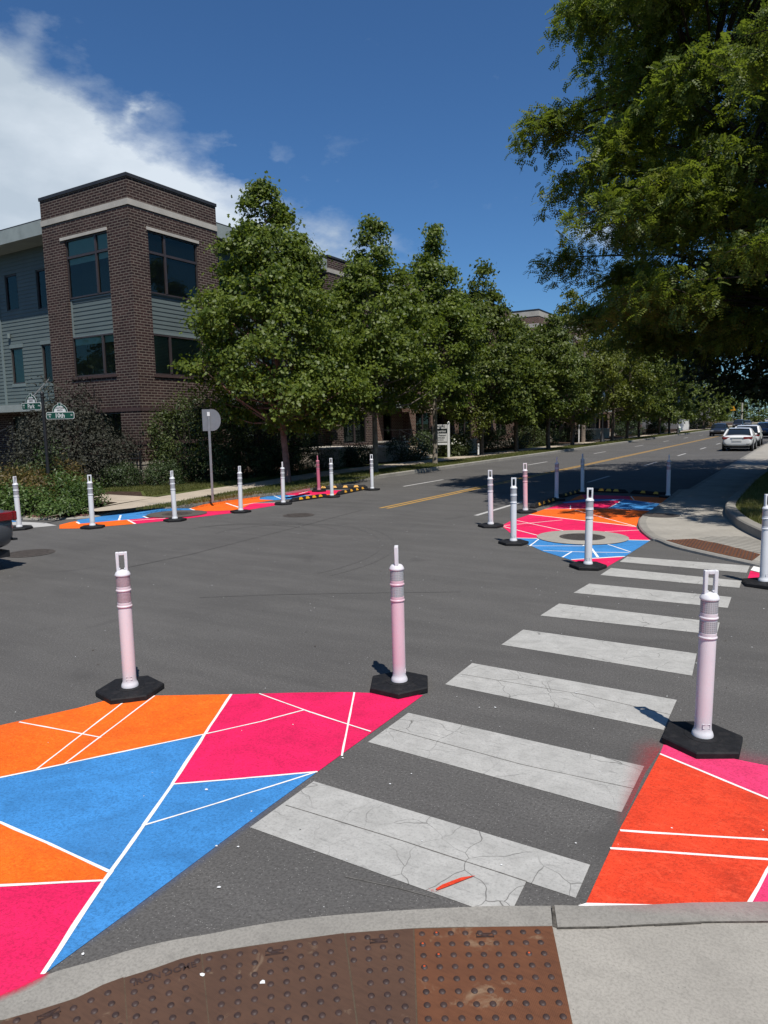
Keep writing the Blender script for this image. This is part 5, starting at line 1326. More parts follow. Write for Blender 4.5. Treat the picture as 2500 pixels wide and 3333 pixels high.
# ---------------------------------------------------------------- garden walls, stairs, fences before the houses
def planter(label, x0, x1, y0, y1, h):
    t = thing('planter_wall', label, 'garden wall', (x1, y0, ZB))
    o = M((x1, y0, ZB)); o.box(x0, x1, y0, y1, ZB - .05, h); o.build('wall', MT['limestone'], t)
    o = M((x1, y0, ZB)); o.box(x0 - .03, x1 + .05, y0 - .05, y1 + .05, h, h + .10); o.build('cap', MT['limestone_trim'], t, bevel=.01)
def stairs(label, x0, x1, y0, y1, n=4, rise=.17):
    t = thing('entrance_steps', label, 'steps', (x1, y0, ZB))
    for k in range(n):
        o = M((x1, y0, ZB)); o.box(x0, x1 - k * .32, y0, y1, ZB + k * rise - (.05 if k == 0 else 0), ZB + (k + 1) * rise - .002); o.build('step', MT['tan'], t, bevel=.012)
    for y in (y0 + .06, y1 - .06):
        o = M((x1, y0, ZB)); top = ZB + n * rise; xt = x1 - n * .32
        o.bar((x1 - .15, y, ZB + rise * .9), (x1 - .15, y, ZB + rise + .95), .04); o.bar((xt - .1, y, top - .1), (xt - .1, y, top + .98), .04)
        o.bar((x1 - .15, y, ZB + rise + .94), (xt - .1, y, top + .97), .045); o.bar((xt - .1, y, top + .97), (x0, y, top + .97), .045)
        o.bar((x1 - .15, y, ZB + rise + .94), (x1 + .1, y, ZB + rise + .75), .045)
        o.build('handrail', MT['black_iron'], t)
planter('stone planter wall with pale cap right of the pinkish tree', XC + .1, -19.0, 27.2, 29.6, .95)
planter('stone garden wall under the dark porch, left of the steps', XC + .1, -19.2, 31.8, 33.4, .85)
stairs('sandy stone entrance steps with black handrails, before the estate agent board', XC + .2, -18.75, 34.9, 36.4)
planter('pale stone wall flanking the entrance steps', XC + .2, -19.5, 34.2, 34.8, 1.05)
planter('stone planter wall farther on, behind the thin sapling', XC + .2, -19.0, 41.6, 43.2, .95)
planter('low brick red garden wall far behind the street trees', XC + .2, -19.2, 72, 80, 1.1)
stairs('entrance steps with railing right of the estate agent board', XC + .2, -18.9, 39.4, 40.8)
planter('low stone wall by the entrance under the canopy with the house number', -36, -30.3, 15.6, 16.1, .85)
o = M(); rl = thing('stair_rail', 'sloping black handrail at the entrance below the house number', 'handrail', (-30.2, 15.9, ZB))
o = M((-30.2, 15.9, ZB)); o.bar((-29.9, 15.5, ZB), (-29.9, 15.5, 1.35), .05); o.bar((-29.9, 15.5, 1.33), (-28.6, 17.2, 2.35), .05); o.bar((-28.6, 17.2, ZB), (-28.6, 17.2, 2.36), .05); o.build('rail', MT['black_iron'], rl)
def iron_fence(label, pts, h=1.05):
    t = thing('iron_fence', label, 'fence', (*pts[0], ZB)); org = (*pts[0], ZB)
    o = M(org); pk = M(org)
    for a, b in zip(pts, pts[1:]):
        a = Vector(a); b = Vector(b); L = (b - a).length; n = int(L / .115)
        for z in (ZB + .12, ZB + h - .15, ZB + h): o.bar((*a, z), (*b, z), .035)
        for k in range(n + 1):
            p = a + (b - a) * k / n; pk.bar((*p, ZB + .02), (*p, ZB + h), .016)
        for p in (a, b): pk.bar((*p, ZB), (*p, ZB + h + .08), .06)
    o.build('rails', MT['black_iron'], t); pk.build('pickets', MT['black_iron'], t)
iron_fence('black iron railing at the left edge behind the rusty perennials', [(-45, 15.3), (-24.5, 15.3)])
iron_fence('black iron railing round the building corner between the dark bush and the boxwoods', [(-24.4, 15.3), (-21.6, 15.3), (-20.55, 17.0)], 1.1)
# ================================================================== plants
LEAF_STAR = np.array([(0, 0), (.22, .44), (.44, .20), (.66, .36), (1, 0), (.66, -.36), (.44, -.20), (.22, -.44)], float)
LEAF_DIA = np.array([(0, 0), (.42, .30), (1, 0), (.42, -.30)], float)
LEAF_LONG = np.array([(0, 0), (.4, .13), (1, 0), (.4, -.13)], float)
def unit(a): return a / np.maximum(1e-9, np.linalg.norm(a, axis=-1, keepdims=True))
def leaves(name, P, N, size, shape, mat, parent, rng, jit=.9, droop=0.0, curl=.18):
    n = len(P); N = unit(N + rng.normal(0, jit, (n, 3)))
    T = unit(np.cross(N, rng.normal(0, 1, (n, 3)))); T[:, 2] -= droop; T = unit(T); N = unit(N - T * np.sum(N * T, 1, keepdims=True)); B = np.cross(N, T)
    s = size * rng.uniform(.65, 1.25, (n, 1)); k = len(shape)
    V = np.empty((n, k, 3))
    for i, (a, b) in enumerate(shape):
        V[:, i] = P + s * (T * a + B * b + N * (curl * (abs(b) * 1.2 - a * a)))
    F = np.arange(n * k).reshape(n, k)
    return np_mesh(name, V.reshape(-1, 3), F, mat, parent)
def crown_points(rng, n_cl, per, prof, z0, z1, lump=.25, inner=.5, spray=.45, flat=.6, seed=0, squash=1.0, boughs=0):
    """leaf clumps on branch ends: prof(t) is the crown radius at height share t; boughs gathers the clumps into masses with gaps between"""
    def pick(n):
        ts = rng.uniform(0, 1, n * 8); w = np.array([prof(t) for t in ts]); return ts[rng.uniform(0, w.max(), len(ts)) < w][:n]
    def place(ts, lo, hi):
        n = len(ts); an = rng.uniform(0, 2 * PI, n); rr = np.array([prof(t) for t in ts])
        lm = np.array([1 + lump * 1.6 * mnoise.noise(Vector((math.cos(a) * 1.3 + seed * 7.7, math.sin(a) * 1.3, t * 3.6))) for a, t in zip(an, ts)])
        u = lo + (hi - lo) * np.sqrt(rng.uniform(0, 1, n)); rad = rr * lm * u
        return np.stack([rad * np.cos(an), rad * np.sin(an) * squash, z0 + (z1 - z0) * ts], 1), rr
    if boughs:
        Bc, rr = place(pick(boughs), .62, .98); nb = len(Bc); each = max(1, int(n_cl * .8 / nb))
        Rb = (.24 * rr + .10)[:, None, None] * rng.uniform(.7, 1.3, (nb, 1, 1))
        Dd = unit(rng.normal(0, 1, (nb, each, 3))) * rng.uniform(0, 1, (nb, each, 1)) ** .5
        C1 = Bc[:, None] + Dd * Rb * np.array([1, 1, .62]); C1[..., 2] -= .25 * np.linalg.norm(C1[..., :2] - Bc[:, None, :2] * .85, axis=-1)
        C2, _ = place(pick(n_cl - nb * each), inner * .5, .9)
        C = np.concatenate([C1.reshape(-1, 3), C2])
    else: C, _ = place(pick(n_cl), inner, 1.0)
    n = len(C); an = np.arctan2(C[:, 1], C[:, 0])
    sc = spray * rng.uniform(.55, 1.3, (n, 1))
    D = rng.normal(0, 1, (n, per, 3)) * np.array([1, 1, flat]) * sc[:, None] * .55
    P = (C[:, None] + D)
    outd = unit(np.stack([np.cos(an), np.sin(an), np.full(n, .45)], 1))
    P[..., 2] -= (np.linalg.norm(D[..., :2], axis=-1) * .25)
    N = outd[:, None] * .75 + unit(D) * .35 + np.array([0, 0, .55])
    return C, P.reshape(-1, 3), N.reshape(-1, 3)
def limbs(o, rng, C, base, top, z0, r0, count, n=6):
    """trunk from base to top, limbs to a share of the clumps"""
    idx = rng.choice(len(C), min(count, len(C)), replace=False)
    for i in idx:
        c = C[i]; hz = max(base[2] + .5, c[2] - .55 * math.hypot(c[0], c[1]) - rng.uniform(.1, .6)); hz = max(hz, z0 * .8 + rng.uniform(0, 1.6)); hz = min(hz, top[2] * .92)
        k = (hz - base[2]) / (top[2] - base[2]); s = np.array(base) + (np.array(top) - np.array(base)) * k
        m1 = s * .45 + c * .55 + np.array([0, 0, -.08 * math.hypot(c[0], c[1])]) + rng.normal(0, .06, 3)
        r = r0 * (1 - k) * .38 + .012
        o.tube([s, m1, c], [r, r * .6, .007], n, False)
def tree(name, label, x, y, h, prof, z0, n_cl, per, size, shape, mat, bark, r0, seed, lean=(0, 0), group=None, limbn=70, spray=.45, inner=.45, lump=.25, zg_=ZB, fork=False, cat='tree', droop=.15, boughs=0):
    rng = np.random.default_rng(seed); t = thing(name, label, cat, (x, y, zg_), 0, group)
    C, P, N = crown_points(rng, n_cl, per, prof, z0, h, lump, inner, spray, seed=seed, boughs=boughs)
    sh = lambda A: np.stack([A[..., 0] + lean[0] * A[..., 2] / h, A[..., 1] + lean[1] * A[..., 2] / h, A[..., 2]], -1)
    C, P = sh(C), sh(P)
    o = M(); tp = (lean[0] * .92, lean[1] * .92, h * .93)
    pts = [(0, 0, -.1), (0, 0, .15)] + [(tp[0] * k + .05 * math.sin(seed + k * 7), tp[1] * k + .05 * math.cos(seed * 2 + k * 6), tp[2] * k) for k in (.12, .25, .4, .55, .7, .85, 1)]
    o.tube(pts, [r0 * 1.5, r0 * 1.08, r0, r0 * .88, r0 * .7, r0 * .5, r0 * .33, r0 * .18, .01], 10)
    limbs(o, rng, C, (0, 0, 0), tp, z0, r0, limbn); o.build('trunk', bark, t, smooth=70)
    leaves('crown', P, N, size, shape, mat, t, rng, droop=droop)
    return t
def ovoid(rmax, low=.35, tip=.55, pw=1.0):
    """pointed ovoid: widest at share low, taper to the top"""
    def f(t):
        if t < low: return rmax * (.55 + .45 * math.sin(PI / 2 * t / low))
        k = (t - low) / (1 - low); return rmax * max(.04, (1 - k ** (1.0 / tip if tip else 1)) ** pw)
    return f
SG = 'street trees along the left kerb'
def zg0(px, py): return gp(px, py, ZB)
def prof_pts(tab):
    ts = [a for a, b in tab]; rs = [b for a, b in tab]
    return lambda t: float(np.interp(t, ts, rs))
x, y = zg0(937, 1572)
tree('plane_tree', 'tall pointed plane tree with pinkish trunk, first in the row beside the brick building', x, y, 10.5, prof_pts([(0, 1.2), (.10, 2.2), (.22, 2.7), (.40, 2.5), (.56, 2.0), (.70, 1.45), (.82, .9), (.91, .48), (1, .1)]), 1.9, 950, 62, .118, LEAF_STAR, MT['leaf_plane'], MT['bark_pink'], .115, 3, (-.55, -.15), SG, 110, .36, .40, .30, boughs=125)
x, y = zg0(1222, 1538)
tree('plane_tree', 'second plane tree, rounder, with mottled pale trunk', x, y, 10.2, prof_pts([(0, 1.2), (.15, 2.4), (.35, 2.55), (.55, 1.95), (.72, 1.25), (.86, .65), (1, .1)]), 2.6, 800, 58, .125, LEAF_STAR, MT['leaf_plane'], MT['bark_pale'], .115, 8, (.05, .1), SG, 100, .38, .40, .30, boughs=105)
x, y = zg0(1416, 1510)
tree('plane_tree', 'third plane tree standing left of the estate agent board', x, y, 11.3, prof_pts([(0, 1.2), (.15, 2.2), (.35, 2.35), (.55, 1.75), (.72, 1.1), (.86, .55), (1, .1)]), 2.9, 740, 54, .135, LEAF_STAR, MT['leaf_plane'], MT['bark_pale'], .115, 13, (-.1, .1), SG, 90, .38, .40, .30, boughs=95)
x, y = zg0(1557, 1485)
tree('sapling', 'thin young sapling with a white wrapped stem near the estate agent board', x, y, 4.3, prof_pts([(0, .3), (.3, .75), (.7, .6), (1, .1)]), 1.3, 70, 26, .13, LEAF_DIA, MT['leaf_yel'], MT['bark'], .04, 21, (0, 0), None, 25, .35, .3)
o = M(); o.lathe([(.055, .1), (.055, .75)], (x, y, ZB), 10); bw = o.build('stem_wrap', MT['white_paint'], bpy.data.objects['sapling']); bw.location = (-x, -y, -ZB)
ROW = [((1567, 1481), 11.6, 2.5, 'leaf_mid', 'tall slim topped street tree right behind the thin sapling'), ((1681, 1470), 8.5, 2.3, 'leaf_mid', 'lower street tree after the sapling, below the tan banded building'), ((1785, 1465), 9.0, 2.5, 'leaf_mid', 'street tree standing left of the white pipe'),
       ((1863, 1450), 12.4, 3.2, 'leaf_yel', 'street tree just left of the wooden utility pole'), ((1992, 1437), 14.2, 3.5, 'leaf_yel', 'yellowish street tree right of the wooden utility pole'),
       ((2040, 1430), 15.2, 3.5, 'leaf_mid', 'street tree with leaning trunk after the yellowish one'), ((2079, 1425), 15.6, 3.8, 'leaf_mid', 'bushy green street tree below the overhead wires'),
       ((2147, 1415), 18.5, 4.6, 'leaf_mid', 'street tree by the far lamp post'), ((2178, 1411), 20.0, 5.2, 'leaf_mid', 'large last street tree before the far lawn')]
for k, ((px, py), h, r, mt, lab) in enumerate(ROW):
    x, y = zg0(px, py)
    tree('street_tree', lab, x, y, h, prof_pts([(0, r * .5), (.15, r * .85), (.4, r), (.58, r * .8), (.76, r * .46), (.9, r * .24), (1, .1)]), 2.1, 470 + (60 if k < 3 else 0), 44, .16 + .018 * k, LEAF_STAR if k < 2 else LEAF_DIA, MT[mt], MT['bark'], .14, 40 + k, (.1 + .5 * (k == 5), -.1), SG, 45, .45, .4, .34, boughs=50)
# filling trees in the gardens behind the row (dark masses between the street trees)
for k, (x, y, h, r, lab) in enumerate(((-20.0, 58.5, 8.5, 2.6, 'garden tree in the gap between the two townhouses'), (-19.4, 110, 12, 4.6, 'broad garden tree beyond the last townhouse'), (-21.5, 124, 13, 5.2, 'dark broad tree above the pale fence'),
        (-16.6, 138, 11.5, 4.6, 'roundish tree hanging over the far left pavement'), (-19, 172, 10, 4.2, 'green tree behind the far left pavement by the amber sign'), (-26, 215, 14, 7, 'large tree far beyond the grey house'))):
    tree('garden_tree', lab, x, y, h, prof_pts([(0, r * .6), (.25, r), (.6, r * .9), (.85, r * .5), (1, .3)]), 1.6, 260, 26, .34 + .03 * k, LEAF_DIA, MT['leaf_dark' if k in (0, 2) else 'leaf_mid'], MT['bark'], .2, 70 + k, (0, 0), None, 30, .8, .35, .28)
# tree line closing the street
for k, (x, y, h, r, lab) in enumerate(((-19, 330, 15, 9, 'left'), (-6, 345, 18, 10, 'x'), (6, 335, 16, 9, 'x'), (18, 340, 17, 10, 'x'), (30, 330, 15, 9, 'x'), (-34, 335, 17, 10, 'x'))):
    labs = ['round topped tree closing the end of the street, second from the left', 'tallest tree closing the end of the street, above the signal pole', 'wide tree closing the end of the street, right of the tallest one',
            'tree closing the end of the street behind the right hand trees', 'outer tree closing the end of the street on the right', 'outer tree closing the end of the street on the left']
    tree('distant_tree', labs[k], x, y, h, prof_pts([(0, r * .8), (.3, r), (.7, r * .8), (1, r * .25)]), .8, 220, 22, .75, LEAF_DIA, MT['leaf_mid'], MT['bark'], .3, 90 + k, (0, 0), 'trees closing the end of the street', 10, 1.5, .3, .25)

# ---------------------------------------------------------------- honey locust overhanging the right pavement
def frond_template(rng):
    """one pinnate leaf hanging along +x, drooping: 9 pairs of leaflets"""
    V = []; L = .19; k = 5
    for i in range(k):
        a = .03 + L * i / (k - 1); z = -.45 * a * a / L
        w = .092 * (1 - .5 * abs(i / (k - 1) - .4))
        for s in (-1, 1):
            b0 = np.array((a, 0, z)); d = np.array((.35, s, -.22)); d = d / np.linalg.norm(d); e = np.array((1, -s * .35, -.15)); e /= np.linalg.norm(e)
            V += [b0, b0 + d * w * .5 + e * .026, b0 + d * w, b0 + d * w * .5 - e * .026]
    return np.array(V)
def locust_sprays(rng, tips, dirs, fronds, scale):
    tpl = frond_template(rng); n = len(tips); m_ = fronds
    P = tips[:, None] + np.zeros((n, m_, 3))
    s = rng.uniform(0, 1, (n, m_, 1)); tw = dirs[:, None] * .75 + np.array([0, 0, -.0])
    P = P - tw * s * .38 + rng.normal(0, .05, P.shape) + np.array([0, 0, 1.]) * (.25 * s - .25 * (1 - s) ** 2 * .5)
    X = unit(dirs[:, None] * .35 + rng.normal(0, .9, (n, m_, 3)) * np.array([1, 1, .7]) + np.array([0, 0, -.08]))
    Z = unit(np.array([0, 0, 1.]) + rng.normal(0, .6, (n, m_, 3))); Y = unit(np.cross(Z, X)); Z = np.cross(X, Y)
    P = P.reshape(-1, 3); X, Y, Z = (a.reshape(-1, 3) for a in (X, Y, Z)); sc = scale * rng.uniform(.7, 1.25, (len(P), 1, 1))
    V = P[:, None] + sc * (tpl[None, :, :1] * X[:, None] + tpl[None, :, 1:2] * Y[:, None] + tpl[None, :, 2:] * Z[:, None])
    F = np.arange(V.shape[0] * V.shape[1]).reshape(-1, 4)
    return V.reshape(-1, 3), F
def locust(label, x, y, h, R_, z_low, nbr, per, seed, mat, fr=11, scale=1.0, zg_=.235, r0=.26, shape=None, sq=.78):
    rng = np.random.default_rng(seed); t = thing('honey_locust_tree', label, 'tree', (x, y, zg_))
    o = M(); fk = 2.6
    o.tube([(0, 0, -.1), (0, 0, .3), (.05, .02, 1.4), (0.0, .1, fk)], [r0 * 1.4, r0 * 1.05, r0 * .95, r0 * .9], 12)
    tips = []; dirs = []
    mains = []
    for k in range(7):
        a = 2 * PI * k / 7 + rng.uniform(-.3, .3); e = rng.uniform(.5, 1.0); ln = R_ * rng.uniform(.55, .8)
        p = [np.array((0., .1, fk - .1))]; d = np.array((math.cos(a) * math.cos(e), math.sin(a) * math.cos(e), math.sin(e)))
        for q in range(6):
            p.append(p[-1] + d * ln / 4); d = unit(d + rng.normal(0, .16, 3) + np.array((0, 0, .10)))
        p = [np.array((v[0], v[1], min(v[2], h * .93))) for v in p]
        rr = [r0 * .55 * (1 - .15 * q) for q in range(7)]; o.tube(p, rr, 8, False); mains.append((p, rr))
    for i in range(nbr):
        a = rng.uniform(0, 2 * PI); tt = rng.uniform(0, 1) ** .9
        z = z_low + (h - z_low) * tt
        env = R_ * shape(tt) * (1 + .26 * mnoise.noise(Vector((math.cos(a) * 1.7 + seed, math.sin(a) * 1.7, tt * 4))))
        rad = env * (1 - .75 * rng.uniform(0, 1) ** 1.7) * .93
        c = np.array((rad * math.cos(a), rad * math.sin(a) * sq, z))
        best = min(((np.linalg.norm(c - v) + (3 if v[2] > c[2] + .3 else 0), v, r_) for p, rr in mains for v, r_ in zip(p[1:], rr[1:])), key=lambda q: q[0])
        s = best[1]; out = unit(np.array((c[0] - s[0] * .6, c[1] - s[1] * .6, 0.)) + 1e-6)
        mid = s * .5 + c * .5 + np.array((0, 0, .35)) + rng.normal(0, .2, 3)
        o.tube([s, mid, c + np.array((0, 0, .15)), c + out * .9 - np.array((0, 0, .15))], [min(.055, best[2] * .5), .030, .016, .004], 5, False)
        rb = rng.uniform(.75, 1.35) * (1 + .25 * (rad < env * .6))
        for q in range(per if c[0] < 1.5 else per // 3):
            dv = unit(rng.normal(0, 1, 3)) * rng.uniform(0, 1) ** .45 * rb
            tp = c + dv * np.array((1, 1, .42)) - np.array((0, 0, .28 * (dv[0] ** 2 + dv[1] ** 2)))
            tips.append(tp); dirs.append(unit(out * .8 + dv * .6 + rng.normal(0, .4, 3) * np.array((1, 1, .15)) + np.array((0, 0, -.25))))
            if q % 9 == 0: o.tube([c + np.array((0, 0, .1)), (c + tp) / 2 + np.array((0, 0, .12)), tp], [.012, .008, .003], 4, False)
    o.build('trunk', MT['bark_dark'], t, smooth=70)
    V, F = locust_sprays(rng, np.array(tips), np.array(dirs), fr, scale)
    np_mesh('crown', V, F, mat, t)
    return t
LSH = lambda q: float(np.interp(q, [0, .11, .26, .45, .67, .84, 1], [.72, 1.06, 1.14, 1.0, .90, .70, .3]))
locust('big honey locust with feathery drooping leaves overhanging the right pavement and murals', 2.6, 20.8, 16.4, 9.3, 3.6, 430, 60, 5, MT['leaf_locust'], 8, .85, shape=LSH)
# trees along the right pavement; their shade is put into a darker leaf colour
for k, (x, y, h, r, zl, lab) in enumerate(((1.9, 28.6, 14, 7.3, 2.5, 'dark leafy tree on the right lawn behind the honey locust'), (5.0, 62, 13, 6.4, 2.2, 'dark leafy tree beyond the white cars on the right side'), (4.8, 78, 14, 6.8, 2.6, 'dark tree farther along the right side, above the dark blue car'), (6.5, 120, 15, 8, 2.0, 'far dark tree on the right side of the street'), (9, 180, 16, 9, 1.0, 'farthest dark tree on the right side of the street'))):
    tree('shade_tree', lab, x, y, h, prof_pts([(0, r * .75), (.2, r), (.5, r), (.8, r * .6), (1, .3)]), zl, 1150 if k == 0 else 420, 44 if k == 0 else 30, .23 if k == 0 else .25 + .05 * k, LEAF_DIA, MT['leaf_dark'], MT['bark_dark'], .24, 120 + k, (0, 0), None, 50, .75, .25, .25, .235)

# ---------------------------------------------------------------- shrubs
def shrub(label, x, y, r, h, n_cl, per, size, mat, seed, name='shrub', shape=LEAF_DIA, squash=1.0, spray=.25, inner=.5, tab=None, z0=.05, cat='shrub', group=None, stems=18, lump=.2, droop=.1):
    rng = np.random.default_rng(seed); t = thing(name, label, cat, (x, y, ZB), 0, group)
    pr = prof_pts([(a, b * r) for a, b in (tab or [(0, .75), (.3, 1), (.7, .9), (.9, .55), (1, .15)])])
    C, P, N = crown_points(rng, n_cl, per, pr, z0, h, lump, inner, spray, .8, seed, squash)
    P[:, 2] = np.maximum(P[:, 2], .01)
    o = M()
    for i in rng.choice(len(C), min(stems, len(C)), replace=False):
        c = C[i]; o.tube([(c[0] * .15, c[1] * .15, -.05), (c[0] * .55, c[1] * .55, c[2] * .6), tuple(c)], [.018, .012, .005], 5, False)
    o.build('stems', MT['bark_dark'], t); leaves('foliage', P, N, size, shape, mat, t, rng, jit=.8, droop=droop)
    return t
shrub('big dark purplish bush in front of the brick corner by the railing', -22.45, 15.6, 1.95, 3.0, 430, 40, .095, MT['leaf_purple'], 201, 'ninebark_bush', tab=[(0, .95), (.3, 1.05), (.6, .95), (.8, .6), (1, .25)], spray=.36, stems=60)
shrub('tall arching branches of a dark bush rising against the brick, left of the street sign', -24.2, 16.6, 1.4, 3.9, 130, 26, .095, MT['leaf_purple'], 202, 'ninebark_bush', spray=.4, stems=70, tab=[(0, .6), (.5, 1), (.8, .9), (1, .6)])
shrub('large olive green bush against the brick corner behind the bare sign back', -19.75, 18.9, 1.75, 3.25, 330, 34, .10, MT['leaf_shrub'], 203, 'large_shrub', tab=[(0, .7), (.3, 1), (.6, 1), (.85, .6), (1, .3)], spray=.36, stems=60)
shrub('large dark green bush right of the olive one, under the first plane tree', -19.3, 22.3, 1.75, 3.0, 300, 34, .10, MT['leaf_dark'], 204, 'large_shrub', spray=.36, stems=60)
for k, (x, y, r, h, lab) in enumerate(((-20.3, 15.95, .62, .85, 'small round boxwood at the end of the iron railing'), (-19.25, 16.9, .68, .85, 'round boxwood under the olive bush'), (-18.65, 18.6, .85, 1.15, 'dark round boxwood behind the bare sign post'),
        (-18.7, 20.6, .95, 1.25, 'round boxwood in deep shade left of the pinkish trunk'), (-18.6, 23.3, .95, 1.3, 'dark clipped boxwood just left of the pinkish trunk'), (-18.8, 25.6, 1.1, 1.75, 'tall clipped bush just right of the pinkish trunk'))):
    shrub(lab, x, y, r, h, 170, 30, .055, MT['leaf_box'], 220 + k, 'boxwood', spray=.16, inner=.75, group='clipped boxwoods before the brick building', lump=.1, tab=[(0, .85), (.35, 1), (.7, .9), (.9, .6), (1, .3)])
shrub('round boxwood beside the low wall below the house number', -27.0, 14.6, .75, 1.5, 150, 26, .065, MT['leaf_box'], 230, 'boxwood', spray=.2, inner=.7)
shrub('low bush on the wall at the far left below the house number', -30.4, 15.4, .8, 1.6, 90, 22, .07, MT['leaf_box'], 231, 'boxwood', spray=.2, inner=.7)
HD = [(-18.6, 28.2, .75, 1.0, 'leaf_dark', 'sparse dark hedge plant before the stone planter'), (-18.7, 33.0, 1.25, 1.3, 'leaf_dark', 'flowering hydrangea bush left of the entrance steps'), (-19.6, 36.9, .8, 1.5, 'leaf_box', 'green bush between the steps and the estate agent board'),
      (-18.5, 38.6, 1.1, 1.35, 'leaf_shrub', 'rose bush just right of the estate agent board'), (-19.2, 40.3, 1.0, 1.6, 'leaf_box', 'white flowering bush behind the sapling'), (-18.8, 44.3, 1.0, 1.7, 'leaf_box', 'bushy shrub right of the sapling'),
      (-18.9, 49.5, 1.4, 1.7, 'leaf_dark', 'dark hedge under the fourth street tree'), (-18.9, 53.5, 1.3, 1.6, 'leaf_shrub', 'olive hedge left of the utility pole'), (-19.0, 57, 1.3, 1.6, 'leaf_box', 'hedge behind the white pipe'), (-19.0, 66, 1.6, 1.6, 'leaf_dark', 'dark hedge right of the utility pole'),
      (-19.0, 88, 1.8, 1.8, 'leaf_dark', 'dark hedge far along the left pavement'), (-18.6, 104, 1.4, 1.5, 'leaf_box', 'round bush before the far lawn'), (-18.2, 142, 1.8, 2.2, 'leaf_shrub', 'bush beyond the pale fence'), (-17.2, 150, 1.5, 1.8, 'leaf_rust', 'flowering bush by the far left pavement')]
for k, (x, y, r, h, mt, lab) in enumerate(HD):
    sh_ = shrub(lab, x, y, r, h, 150, 26, .075 + .0006 * y, MT[mt], 240 + k, 'garden_shrub', spray=.3, inner=.5)
    if 'flowering' in lab or 'rose' in lab:
        rng = np.random.default_rng(300 + k); n = 60; a = rng.uniform(0, 2 * PI, n); zz = rng.uniform(.35, 1.0, n) * h; rr = r * 1.03 * np.sqrt(np.clip(1.1 - (zz / h) ** 2, .1, 1))
        P = np.stack([rr * np.cos(a), rr * np.sin(a), zz], 1); leaves('blossoms', P, np.stack([np.cos(a), np.sin(a), a * 0 + .5], 1), .11, LEAF_STAR, MT['petal'], sh_, rng)
# perennial bed at the street sign
BED = [((28, 1664), .75, .62, 'leaf_fresh', 'broad leaved green perennial clump behind the grey car'), ((100, 1664), .7, .55, 'leaf_fresh', 'low leafy green perennial clump at the kerb, left of the street sign'),
       ((70, 1640), .9, .95, 'leaf_rust', 'rust tinted perennial clump left of the street sign'), ((15, 1632), .95, 1.0, 'leaf_rust', 'faded brownish perennial clump at the left edge'), ((125, 1645), .7, .8, 'leaf_rust', 'golden brown perennial clump nearest the street sign'),
       ((172, 1630), .34, 1.75, 'leaf_box', 'tall upright leafy stem cluster hugging the street sign post'), ((225, 1640), .75, .85, 'leaf_fresh', 'fresh green perennial clump right of the street sign'), ((275, 1645), .5, .6, 'leaf_fresh', 'small leafy clump next to the pavement corner'),
       ((210, 1615), .7, 1.15, 'leaf_rust', 'reddish seed headed perennial right behind the street sign'), ((200, 1668), .45, .25, 'leaf_fresh', 'low trailing plant on the mulch in front of the street sign'), ((100, 1615), .8, 1.0, 'leaf_shrub', 'olive perennial clump before the left railing'), ((-45, 1640), 1.2, .95, 'leaf_shrub', 'olive clump behind the rusty perennials at the left edge')]
BED = [(*gp(*p, ZB), r, h, mt, lab) for p, r, h, mt, lab in BED]
for k, (x, y, r, h, mt, lab) in enumerate(BED):
    shrub(lab, x, y, r, h, 95, 20, .075, MT[mt], 320 + k, 'perennial_plant', LEAF_DIA if k % 2 else LEAF_LONG * np.array([1.5, 1.8]), spray=.26, inner=.3, cat='plant', stems=30, tab=[(0, .9), (.4, 1), (.8, .75), (1, .4)])
# ---------------------------------------------------------------- grass
def grass_blades(name, poly, zb, n, hgt, wid, mat, seed, bias=None):
    rng = np.random.default_rng(seed); xs = [p[0] for p in poly]; ys = [p[1] for p in poly]; P = []
    X = rng.uniform(min(xs), max(xs), n * 4); Y = rng.uniform(min(ys), max(ys), n * 4)
    if bias: Y = min(ys) + (max(ys) - min(ys)) * rng.uniform(0, 1, n * 4) ** bias
    inside = np.zeros(len(X), bool)
    for i in range(len(poly)):
        (x1, y1), (x2, y2) = poly[i], poly[i - 1]
        if y1 == y2: continue
        c = ((y1 > Y) != (y2 > Y)) & (X < (x2 - x1) * (Y - y1) / (y2 - y1) + x1); inside ^= c
    X, Y = X[inside][:n], Y[inside][:n]; n = len(X)
    a = rng.uniform(0, 2 * PI, n); sc = 1 + .012 * Y; h = hgt * rng.uniform(.5, 1.3, n); w = wid * sc
    ln = rng.uniform(.1, .9, n) * h; b = rng.uniform(0, 2 * PI, n)
    V = np.stack([np.stack([X - w * np.cos(a), Y - w * np.sin(a), np.full(n, zb)], 1), np.stack([X + w * np.cos(a), Y + w * np.sin(a), np.full(n, zb)], 1), np.stack([X + ln * np.cos(b), Y + ln * np.sin(b), zb + h], 1)], 1)
    np_mesh(name, V.reshape(-1, 3), np.arange(n * 3).reshape(n, 3), mat, kind='stuff')
gr = [(p[0] + .03, p[1]) for p in GRASS_R if p[1] < 46]
grass_blades('lawn_grass', gr + [(2.5, gr[-1][1]), (2.5, gr[0][1])],   .205, 70000, .085, .006, MT['grass'], 1, 1.6)
grass_blades('dry_lawn_grass', gr + [(2.5, gr[-1][1]), (2.5, gr[0][1])], .205, 24000, .09, .005, MT['grass_dry'], 2, 1.6)
vg = [(-14.62, 62), (-14.62, 24.2)] + PE([(1380, 388), (880, 470), (620, 512), (280, 540), (0, 582)], .1) + PD([(950, 302), (720, 322), (560, 335), (760, 294), (980, 260), (1540, 153)], ZB) + [(-16.3, 24), (-16.3, 62)]
grass_blades('verge_grass', vg, ZB + .004, 42000, .07, .008, MT['grass'], 3, 1.5)
